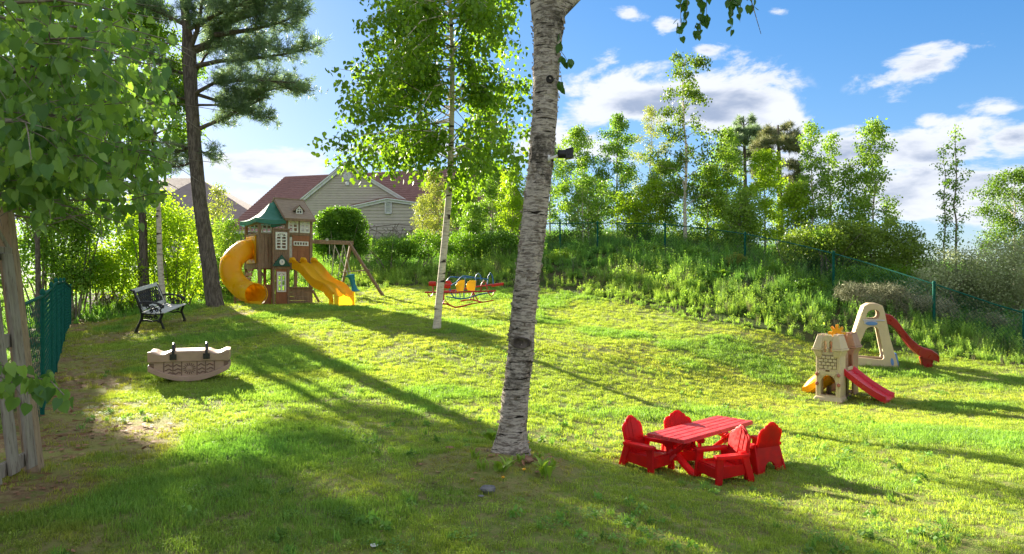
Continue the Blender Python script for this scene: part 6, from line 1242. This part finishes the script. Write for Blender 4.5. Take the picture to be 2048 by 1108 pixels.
# ================================================================ A-frame toddler slide
def toddler_slide():
    D = 13.6; base = G(1745, 734); D = base.y; t = thing('toddler_slide', 'tan A-frame toddler slide with blue steps and long dark red chute', 'slide', base)
    px0 = lambda u, v: (1690 + u / 7.64, 600 + v / 7.64)
    ang = math.radians(-20); ax = Vector((math.cos(ang), math.sin(ang), 0)); ay = Vector((-math.sin(ang), math.cos(ang), 0)); s = base.y / F / 7.64 * 1.02
    def pt(u, v): return ((u - 380) * s, (1030 - v) * s)
    Mf = Matrix((ax, Vector((0, 0, 1)), -ay)).transposed().to_4x4()
    def rnd(pts, k=2):
        """corner rounding by repeated cutting"""
        for j in range(k):
            o = []; R = (.05, .02, .01)[j]
            for i in range(len(pts)):
                a, b = Vector(pts[i]), Vector(pts[(i + 1) % len(pts)]); f = min(R / max((b - a).length, 1e-6), .3); o += [tuple(a.lerp(b, f)), tuple(a.lerp(b, 1 - f))]
            pts = o
        return pts
    outer = [pt(*q) for q in ((20, 1025), (130, 640), (235, 250), (262, 150), (330, 100), (440, 100), (510, 140), (535, 230), (610, 620), (715, 1030), (560, 1035), (300, 1030))]
    h1 = rnd([pt(*q) for q in ((300, 430), (455, 430), (545, 935), (130, 905), (155, 820))], 2); h2 = rnd([pt(*q) for q in ((320, 180), (475, 175), (480, 325), (268, 325))], 2)
    # far panel then near panel, with the brown hollow between
    for off, mat, nm in ((.42, 'tan_plastic', 'far_side_frame'), (0, 'tan_plastic', 'near_side_frame')):
        m = MB(); m.plate(outer, [h1, h2], .045, Matrix.Translation(base + ay * off + Vector((0, 0, off * .02))) @ Mf, .010); m.build(nm, MATS[mat], t, smooth=40)
    def P(u, v, off): x, z = pt(u, v); return base + ax * x + Vector((0, 0, z)) + ay * off
    def bar(name, us, vs, mat, off0=.02, off1=.40, w=.03):
        m = MB(); a = [P(us[0], vs[0], off0), P(us[1], vs[0], off0), P(us[1], vs[1], off0), P(us[0], vs[1], off0)]; b = [P(us[0], vs[0], off1), P(us[1], vs[0], off1), P(us[1], vs[1], off1), P(us[0], vs[1], off1)]; m.hexa(a, b); m.build(name, MATS[mat], t, bevel=.008)
    # hoop over the top joins the two sides
    hp = [(120, 600), (225, 230), (262, 130), (330, 85), (440, 85), (515, 125), (545, 230)]; m = MB(); secs = [[P(u, v, -.02), P(u, v, .45), P(u + (380 - u) * .12, v + 22, .45), P(u + (380 - u) * .12, v + 22, -.02)] for u, v in hp]; m.strip(secs, closed=True); m.build('top_hoop', MATS['tan_plastic'], t, smooth=60, bevel=.004)
    bar('floor_bar', (135, 570), (905, 990), 'brown_plastic'); bar('platform', (250, 540), (330, 352), 'lilac_plastic', -.05, .43); bar('step', (265, 440), (352, 400), 'lilac_plastic', -.045, .40)
    m = MB(); m.plate(rnd([pt(*q) for q in ((285, 362), (440, 362), (440, 412), (285, 412))], 2), [], .03, Matrix.Translation(base - ay * .028) @ Mf, .004); m.build('step_end', MATS['blue_plastic'], t, smooth=40)
    for v0, v1, u0 in ((520, 545, 190), (680, 705, 150)): bar('step', (u0, u0 + 70), (v0, v1), 'brown_plastic')
    m = MB(); m.hexa([P(655, 1030, .02), P(740, 1030, .02), P(740, 1030, .24), P(655, 1030, .24)], [P(655, 830, .02), P(705, 825, .02), P(705, 825, .24), P(655, 830, .24)]); m.build('corner_block', MATS['blue_plastic'], t, bevel=.015)
    m = MB(); m.plate(rnd([pt(*q) for q in ((615, 900), (650, 900), (662, 1005), (625, 1000))], 1), [], .012, Matrix.Translation(base - ay * .03) @ Mf, .003); m.build('side_latch', MATS['blue_plastic'], t)
    m = MB(); m.plate([pt(*q) for q in ((300, 955), (358, 955), (358, 1010), (300, 1010))], [], .006, Matrix.Translation(base - ay * .034) @ Mf, .002); m.build('sticker', MATS['sticker'], t)
    m = MB(); m.plate([(pt(100, 760)[0] + .022 * math.cos(a), pt(130, 540)[1] + .018 * math.sin(a)) for a in np.linspace(0, 6.28, 13)[:-1]], [], .02, Matrix.Translation(base + ax * .03 - ay * .03) @ Mf, .003); m.build('knob', MATS['dark_red'], t)
    # chute
    cp = [(520 + (u - 520) * .88, v, o) for u, v, o in [(520, 345, .20), (600, 330, .20), (660, 352, .18), (740, 430, .16), (830, 560, .12), (930, 680, .11), (1030, 770, .10), (1120, 820, .09), (1220, 840, .08), (1300, 850, .07), (1330, 872, .06)]]; secs = []
    for i, (u, v, o) in enumerate(cp):
        c = P(u, v, o - .0); w = .155; sd = .105 if i < 9 else .05 - .03 * (i - 9); rim = .014
        secs.append([c + ay * q * w + Vector((0, 0, h)) for q, h in ((-1.0, -.085), (-1.08, sd * .2), (-1.13, sd), (-.98, sd + rim), (-.88, sd * .8), (-.8, -.02), (0, -.04), (.8, -.02), (.88, sd * .8), (.98, sd + rim), (1.13, sd), (1.08, sd * .2), (1.0, -.085))])
    m = MB(); m.strip(secs, closed=True); m.build('chute', MATS['dark_red'], t, smooth=50)
    m = MB(); q = base.z; m.hexa([P(1045, 1030, .0), P(1160, 1030, .0), P(1160, 1030, .2), P(1045, 1030, .2)], [P(1010, 870, -.02), P(1180, 880, -.02), P(1180, 880, .22), P(1010, 870, .22)]); m.build('chute_foot', MATS['dark_red'], t, bevel=.02, seg=3)
surf('sticker', (.60, .52, .30), None, 3, .5)
toddler_slide()
# ================================================================ aeroplane seesaw
surf('seesaw_red', (.42, .012, .014), (.34, .01, .012), 4, .4, spec=.5); surf('seesaw_blue', (.01, .09, .26), (.01, .11, .30), 4, .4, spec=.5); surf('seesaw_yellow', (.88, .60, .02), (.84, .55, .02), 4, .4, trans=.25); surf('hot_red', (.50, .02, .012), None, 4, .4)
def seesaw():
    D0 = 17.4; base = G(930, 618); D0 = base.y; t = thing('airplane_seesaw', 'red and blue tubular airplane seesaw with yellow side panels and rider hoops', 'seesaw', base)
    def q(u, v, d=0): return W(820 + u / 6.927, 520 + v / 6.927, D0 + d) + Vector((0, 0, .08))
    def tb(name, pts, r, mat, d=0, closed=False):
        m = MB(); P = [q(*(p if len(p) == 3 else (p[0], p[1], d))) for p in pts]
        if len(P) > 2:
            o = []
            for i in range(len(P) - 1):
                a, b, c, e = P[max(i - 1, 0)], P[i], P[i + 1], P[min(i + 2, len(P) - 1)]
                for k in range(4): u = k / 4; o.append(.5 * ((2 * b) + (c - a) * u + (2 * a - 5 * b + 4 * c - e) * u * u * .8 + (3 * b - a - 3 * c + e) * u ** 3 * .8 - (Vector() if 1 else 0)))
            o = P if len(P) > 8 else P
            P = o
        m.tube(P, r, 8); return m.build(name, MATS[mat], t, smooth=60)
    tb('wing_bar', [(205, 490), (480, 492), (700, 487), (1190, 470)], .022, 'seesaw_red', -.35); tb('foot_rest', [(238, 492), (255, 525), (283, 555), (310, 525), (327, 490)], .014, 'seesaw_red', -.35); tb('foot_rest', [(1078, 482), (1100, 520), (1132, 550), (1155, 515), (1168, 478)], .014, 'seesaw_red', -.35)
    tb('wing_bar', [(460, 480), (700, 450), (920, 412), (1300, 362)], .022, 'seesaw_red', .5); tb('wing_seat', [(1130, 398), (1220, 384), (1295, 374)], .035, 'hot_red', .5)
    tb('frame_tube', [(505, 340), (535, 300), (565, 275), (650, 282), (860, 290), (1000, 300), (1075, 312)], .018, 'seesaw_blue', .35); tb('frame_tube', [(570, 395), (640, 355), (690, 300), (735, 265), (800, 270), (905, 290)], .018, 'seesaw_blue', -.15)
    tb('rear_hoop', [(905, 330), (915, 260), (945, 225), (975, 255), (990, 330)], .017, 'seesaw_blue', .25); tb('rear_hoop', [(1070, 400), (1085, 270), (1112, 215), (1142, 260), (1158, 385)], .017, 'seesaw_blue', .5); tb('rider_hoop', [(982, 478), (990, 380), (1022, 332), (1055, 370), (1070, 455)], .018, 'seesaw_red', -.35)
    tb('frame_tube', [(770, 280), (760, 380), (745, 470), (748, 570)], .016, 'seesaw_blue', -.1); tb('frame_tube', [(915, 310), (905, 400), (900, 470)], .014, 'seesaw_blue', .05); tb('frame_tube', [(638, 460), (635, 560)], .014, 'seesaw_blue', .2); tb('frame_tube', [(690, 485), (695, 560)], .014, 'seesaw_blue', .0)
    tb('lower_tube', [(550, 430), (560, 490), (620, 572), (700, 580), (790, 572), (960, 520), (1150, 485)], .018, 'seesaw_blue', -.2); tb('lower_tube', [(500, 550), (620, 565), (740, 580)], .014, 'seesaw_blue', .3)
    def panel(pts, d):
        m = MB(); P = [q(u, v, d) for u, v in pts]; n = Vector((0, .02, 0)); k = len(P); m.add(P + [p + n for p in P], [tuple(range(k)), tuple(range(k, 2 * k))[::-1]] + [(i, (i + 1) % k, k + (i + 1) % k, k + i) for i in range(k)]); m.build('side_panel', MATS['seesaw_yellow'], t, bevel=.004)
    panel([(630, 395), (660, 345), (700, 322), (762, 318), (757, 400), (742, 478), (650, 478), (640, 440)], -.12); panel([(778, 385), (800, 345), (830, 322), (915, 325), (910, 400), (898, 468), (800, 465), (785, 430)], .0)
    # propeller-like red seats at the nose with their posts
    m = MB(); m.tube([q(262, 373, -.35), q(300, 373, -.35), q(360, 372, -.35)], [.055, .065, .06], 14); m.build('seat', MATS['hot_red'], t, smooth=50); tb('seat_post', [(318, 400), (318, 490)], .016, 'seesaw_red', -.35)
    m = MB(); m.tube([q(478, 400, -.2), q(520, 405, -.2), q(560, 405, -.2)], [.06, .065, .06], 14); m.build('seat', MATS['hot_red'], t, smooth=50); m = MB(); m.tube([q(495, 345, .2), q(545, 350, .2), q(570, 385, .2)], [.03, .05, .04], 12); m.build('seat', MATS['hot_red'], t, smooth=50)
    tb('pillar', [(466, 440), (466, 560), (462, 650)], .02, 'seesaw_red', -.3)
    tb('base_tube', [(440, 655), (500, 650), (560, 675), (630, 700), (740, 680), (860, 650)], .020, 'seesaw_red', -.45); tb('base_tube', [(455, 655), (478, 600), (520, 640), (560, 672)], .016, 'seesaw_red', -.45); tb('base_tube', [(700, 610), (770, 597), (860, 592), (930, 610), (1000, 625)], .020, 'seesaw_red', .3); tb('base_tube', [(860, 650), (1000, 628), (1160, 600)], .014, 'seesaw_red', -.3)
    for a, b in (((872, 490), (832, 590)), ((880, 490), (880, 590)), ((876, 490), (940, 605)), ((868, 500), (850, 560))): tb('pivot_strut', [a, b], .015, 'seesaw_red', -.1)
seesaw()
# ================================================================ bench
surf('cast_iron', (.008, .008, .009), (.014, .013, .013), 20, .38, .4, 60, spec=.5, bdist=.003); surf('weathered_slat', (.58, .58, .56), (.48, .48, .46), 5, .6, .3, 30, (6, .6, 6), bdist=.004)
def bench():
    a = G(327, 663, 8); b = G(367, 643, 8); r = G(275, 667, 8); base = Vector(((a.x + r.x) / 2, a.y, a.z)); 
    LX = Vector((b.x - a.x, b.y - a.y, 0)); Ln = 1.15; yaw = math.atan2(LX.y, LX.x); t = thing('park_bench', 'black cast iron bench with pale slatted seat facing right, beside the pine', 'bench', (0, 0, 0)); CI = MATS['cast_iron']
    # local: x along the length (0 near .. Ln far), y = back (+), faces -y
    for x in (0, Ln):
        def tb(name, pts, r, n=6):
            m = MB(); m.tube([(x, p[0], p[1]) for p in pts], [q * 1.45 for q in r] if hasattr(r, '__len__') else r * 1.35, n); m.build(name, CI, t, smooth=60)
        tb('leg', [(-.23, -.03), (-.235, .06), (-.20, .16), (-.17, .25), (-.20, .33), (-.22, .40)], [.028, .02, .018, .02, .02, .02]); tb('leg', [(.32, -.03), (.30, .06), (.25, .16), (.20, .27), (.19, .36), (.21, .42)], [.028, .02, .018, .02, .02, .02])
        tb('leg_arch', [(-.19, .20), (-.10, .235), (0, .215), (.10, .235), (.23, .22)], .014); tb('side_rail', [(-.24, .385), (-.1, .375), (.05, .37), (.2, .38)], .018)
        tb('back_stile', [(.18, .30), (.20, .45), (.27, .65), (.35, .86)], [.022, .024, .022, .018]); tb('back_finial', [(.35, .86), (.38, .875), (.40, .86), (.385, .84)], .012)
        tb('armrest', [(.24, .60), (.12, .625), (.0, .62), (-.12, .60), (-.20, .57), (-.24, .545), (-.235, .515), (-.205, .52)], .017); tb('arm_support', [(-.20, .40), (-.17, .45), (-.20, .50), (-.16, .56), (-.10, .60)], .013)
        for cy, cz, rr in ((-.02, .50, .055), (.08, .52, .05), (-.10, .46, .045), (.0, .43, .035), (.02, .29, .045), (.10, .30, .04), (-.08, .30, .045)): tb('scroll', [(cy + rr * (1 - k / 22) * math.cos(k * .55), cz + rr * (1 - k / 22) * math.sin(k * .55)) for k in range(18)], .009, 5)
    for k in range(5):
        y = -.235 + k * .095; m = MB(); m.box((Ln / 2, y, .405 - .02 * math.sin(k / 4 * PI)), (Ln + .06, .078, .022)); m.build('seat_slat', MATS['weathered_slat'], t, bevel=.005)
    def back(s): return .205 + (.16) * s, .47 + .38 * s   # y,z along the back
    for s, h in ((1.0, .08), (.0, .07)):
        y, z = back(s); m = MB(); m.box((Ln / 2, y - .018, z), (Ln + .04, .022, h), Matrix.Rotation(-.38, 3, 'X')); m.build('back_slat', MATS['weathered_slat'], t, bevel=.005)
    # cast lattice panel: frame and leaf scrolls with gaps
    for x in (.03, Ln - .03): m = MB(); m.tube([(x, back(.05)[0] - .02, back(.05)[1]), (x, back(.95)[0] - .02, back(.95)[1])], .016, 6); m.build('panel_stile', MATS['weathered_slat'], t)
    m = MB()
    for i in range(11):
        x = .10 + i * (Ln - .2) / 10
        for j in range(3):
            s = .22 + j * .27; y, z = back(s); rr = .045; m.tube([(x + rr * math.cos(q) * (1 - .25 * q / 6), y - .02 + (s * 0) + .16 / .38 * rr * math.sin(q), z + rr * 1.1 * math.sin(q)) for q in np.linspace(0, 6.0, 12)], .009, 5)
            if i < 10: m.tube([(x + .03, y - .02, z - .03), (x + .055, y - .012, z), (x + .08, y - .004, z + .04)], .010, 5)
    m.build('cast_panel', CI, t, smooth=60)
    t.location = Vector((a.x, a.y, a.z)); t.rotation_euler = (math.radians(1.5), 0, yaw)
    # local -y must face +x : rotate
    off = Matrix.Rotation(yaw, 3, 'Z') @ Vector((0, -.23, 0)); t.location = Vector((a.x, a.y, a.z)) - off + Vector((0, 0, .0)); t.rotation_euler.y = -math.atan2(b.z - a.z, 1.2)
bench()
# ================================================================ rocker
surf('rocker_plastic', (.44, .30, .22), (.37, .25, .18), 4, .5, .15, 60, spec=.35, bdist=.003); surf('rocker_dark', (.17, .10, .07), None, 4, .55); surf('black_plastic', (.015, .015, .016), (.02, .02, .02), 5, .35)
def rocker():
    base = G(382, 759); base.z += .0; yaw = math.radians(20); t = thing('rocker', 'brown plastic boat-shaped rocker with two black grab handles on the lawn', 'rocking toy', (0, 0, 0)); RP = MATS['rocker_plastic']; s = base.y / F
    hw = 72.5 * s; H = 60 * s
    def low(x): return .002 + (abs(x) / hw) ** 2 * 22 * s      # rocker curve
    xs = np.linspace(-hw, hw, 25)
    for y, nm in ((-.20, 'front_side'), (.20, 'rear_side')):
        m = MB(); out = [(x * .97, low(x) + 9 * s) for x in xs] + [(hw * .95, 39 * s), (-hw * .95, 39 * s)]; m.plate(out, [], .03, Matrix.Translation((0, y, 0)) @ FRX, .006); o = m.build(nm, RP, t, smooth=40)
    m = MB(); secs = []
    for x in xs: z = low(x); secs.append([(x, -.255, z), (x, .255, z), (x, .255, z + 10 * s), (x, .19, z + 12 * s), (x, -.19, z + 12 * s), (x, -.255, z + 10 * s)])
    m.strip([[Vector(p) for p in q] for q in secs], closed=True); m.build('rocker_base', RP, t, smooth=40, bevel=.006)
    # dished top band
    def top(x): u = abs(x) / hw; return H - (0 if u < .48 else 5.5 * s * math.sin((u - .48) / .40 * PI) if u < .88 else 0) - .5 * s * (u > .97)
    secs = []
    for x in np.linspace(-hw * 1.0, hw * 1.0, 41): z = top(x); secs.append([Vector(p) for p in ((x, -.25, 40 * s), (x, -.262, z - 2 * s), (x, -.235, z), (x, 0, z - 2.0 * s), (x, .235, z), (x, .262, z - 2 * s), (x, .25, 40 * s), (x, 0, 40 * s))])
    m = MB(); m.strip(secs, closed=True); m.build('seat_band', RP, t, smooth=35)
    # moulded relief: dividers, waves, sun
    for px in (-45, -29, -13.7, 13.7, 29, 45): m = MB(); x = px * s; z0 = low(x) + 10 * s; m.b2(x - .006, x + .006, -.228, -.214, z0, 38.5 * s); m.build('divider', MATS['rocker_dark'], t)
    for cx in (-37, -21.5, 21.5, 37):
        for k, zz in enumerate((17, 24, 32)):
            m = MB(); m.tube([(cx * s + q * s, -.219, (zz + 1.5 * math.sin(q * .55 + k)) * s) for q in np.linspace(-6.2, 6.2, 12)], .009, 6); m.build('wave_relief', MATS['rocker_dark'], t)
    m = MB(); m.lathe((0, -.218, 25 * s), [(.001, -.008), (.03, -.007), (.036, .0)], 16, 'y'); sn = m.build('sun_relief', RP, t, smooth=50)
    for k in range(16):
        a = 2 * PI * k / 16; m = MB(); m.beam((.042 * math.cos(a), -.219, 25 * s + .042 * math.sin(a)), (.08 * math.cos(a), -.219, 25 * s + .08 * math.sin(a)), .012, .012, up=(0, 1, 0)); m.build('sun_ray', MATS['rocker_dark'], sn)
    for x in (-66, 66): m = MB(); m.b2((x - 4) * s, (x + 4) * s, -.222, -.214, 27 * s, 37 * s); m.build('grip_recess', MATS['rocker_dark'], t)
    for x in (-28, 31):
        m = MB(); m.tube([(x * s, -.255, 50 * s), (x * s, -.262, 60 * s), (x * s, -.24, 70 * s), (x * s, -.18, 73.5 * s), (x * s, -.12, 70 * s), (x * s, -.10, 58 * s)], [.017, .018, .019, .019, .018, .017], 10); h = m.build('handle', MATS['black_plastic'], t, smooth=60); m = MB(); m.b2((x - 6) * s, (x + 6) * s, -.278, -.256, 43.5 * s, 54.5 * s); m.build('handle_clip', MATS['black_plastic'], h, bevel=.004)
    t.location = base; t.rotation_euler = (0, 0, yaw)
rocker()
# ================================================================ small things
def small():
    # black camera on its white bracket, fixed to the near birch
    c = W(1128, 308, BD - .02); t = thing('security_camera', 'black security camera on a white bracket on the right of the near birch', 'camera', W(1112, 312, BD)); 
    m = MB(); m.tube([W(1094, 318, BD - .08), W(1106, 315, BD - .05), W(1118, 310, BD - .02)], [.014, .012, .012], 10); m.lathe(W(1098, 317, BD - .09), [(.001, -.01), (.03, -.01), (.03, .01)], 12, 'x'); m.build('bracket', MATS['white_plastic'], t, smooth=50)
    m = MB(); m.tube([W(1115, 308, BD - .02), W(1118, 308, BD - .02), W(1138, 308.5, BD - .03), W(1141, 308.5, BD - .03)], [.026, .036, .037, .03], 18); m.build('housing', MATS['black_plastic'], t, smooth=50)
    m = MB(); m.plate([(-.01, .036), (.045, .052), (.052, .02), (.045, -.0), (.05, -.028), (.02, -.036), (-.01, -.034)], [], .06, Matrix.Translation(W(1134, 308.5, BD - .03)) @ FRX, .004); m.build('sun_hood', MATS['black_plastic'], t, smooth=40)
    # stones and a bit of white litter
    rg = rg_(8)
    def stone(px, py, r, label, mat='stone', sq=.5):
        p = G(px, py); p.z += .02 + .10 * math.exp(-(math.hypot(p.x, p.y - 5.65) / .5) ** 2); bm = bmesh.new(); bmesh.ops.create_icosphere(bm, subdivisions=2, radius=r)
        for v in bm.verts: v.co *= 1 + rg.normal() * .10; v.co.z *= sq
        me = bpy.data.meshes.new('stone'); bm.to_mesh(me); bm.free(); me.materials.append(MATS[mat]); o = bpy.data.objects.new('stone', me); col.objects.link(o); o.location = p; tag(o, label, 'stone'); return o
    stone(976, 988, .055, 'grey stone lying in the grass left below the near birch'); stone(1056, 948, .045, 'reddish brown stone at the right foot of the near birch', 'red_stone'); stone(962, 1000, .02, 'small pale flat stone at the lower left of the grey stone', 'stone', .3)
    stone(900, 905, .035, 'small brown clod in the lawn left of the near birch', 'red_stone', .3)
    o = stone(748, 1098, .022, 'tiny scrap of white paper in the grass at the bottom edge', 'white_plastic', .3); o.name = 'paper_scrap'; o['category'] = 'scrap'
    # broad-leaved seedling at the foot of the birch
    def plant(name, p, n, L, Wd, el, label, mat, cat='plant'):
        t = thing(name, label, cat, p); me = bpy.data.meshes.new('leaf'); V = []; Fc = []
        for i, (u, w, z) in enumerate(((0, .05, 0), (.2, .6, .10), (.45, 1, .16), (.7, .8, .14), (.9, .35, .04), (1, .02, -.04))): V += [(-w * Wd / 2, u * L, z * L + .04 * L * w), (0, u * L, z * L), (w * Wd / 2, u * L, z * L + .04 * L * w)]
        for i in range(5): Fc += [(i * 3, i * 3 + 1, i * 3 + 4, i * 3 + 3), (i * 3 + 1, i * 3 + 2, i * 3 + 5, i * 3 + 4)]
        me.from_pydata(V, [], Fc); me.materials.append(mat); me.polygons.foreach_set('use_smooth', [True] * len(Fc)); me.attributes.new('var', 'FLOAT', 'POINT').data.foreach_set('value', np.full(len(V), .6, np.float32))
        for i in range(n):
            o = bpy.data.objects.new('leaf', me); col.objects.link(o); o.parent = t; o.rotation_euler = (el * rg.uniform(.5, 1.4), 0, i * 2.4 + rg.normal() * .2); s = rg.uniform(.7, 1.1); o.scale = (s, s, s); o.location = (rg.normal() * .02, rg.normal() * .02, .02 * i / n)
    plant('hosta', G(1442, 556, 8), 22, .34, .17, .65, 'broad-leaved hosta growing alone on the bank below the second fence bay', LM['sap'])
    for i, (px, py) in enumerate(((950, 935), (1075, 938), (1040, 945), (965, 955), (1100, 955), (1020, 950))):
        p = G(px, py); p.z += .04; plant('grass_tuft', p, 14, .11, .018, 1.0, 'coarse grass tuft growing in the bare earth round the near birch, ' + ('far left', 'right side', 'front right', 'front left', 'far right', 'front middle')[i], LM['sap'], 'grass tuft')
    p = G(985, 905); p.z += .09; plant('seedling', p, 16, .13, .07, .6, 'leafy green seedling at the left foot of the near birch', LM['mid'])
    p = G(1090, 965); p.z += .03; plant('dock_plant', p, 12, .17, .05, .9, 'long-leaved weed right of the near birch foot', LM['sap'])
    p = G(1000, 960); p.z += .03; plant('dock_plant', p, 12, .15, .05, .9, 'long-leaved weed directly in front of the near birch foot', LM['sap'])
    for i, (px, py, pos) in enumerate(((1057, 912, 'topmost, right beside the near birch trunk'), (1048, 968, 'lower of the two below the near birch foot'), (1006, 982, 'leftmost, by the grey stone'))):
        g = G(px, py); g.z += .03 + .09 * math.exp(-(math.hypot(g.x, g.y - 5.65) / .5) ** 2); t = thing('dandelion', 'yellow dandelion flower, ' + pos, 'flower', g); m = MB(); m.lathe(g + Vector((0, 0, .05)), [(.001, .008), (.010, .006), (.014, 0), (.006, -.008)], 10); m.build('flower_head', MATS['sun_yellow'], t); m = MB(); m.tube([g, g + Vector((.004, 0, .05))], .0018, 5); m.build('stem', MATS['green_plastic'], t)
surf('stone', (.12, .12, .13), (.19, .185, .18), 14, .85, .4, 40); surf('red_stone', (.20, .10, .06), (.28, .16, .10), 14, .9, .4, 40)
small()
for o in bpy.data.objects:
    if o.type == 'CURVE': bpy.data.objects.remove(o)
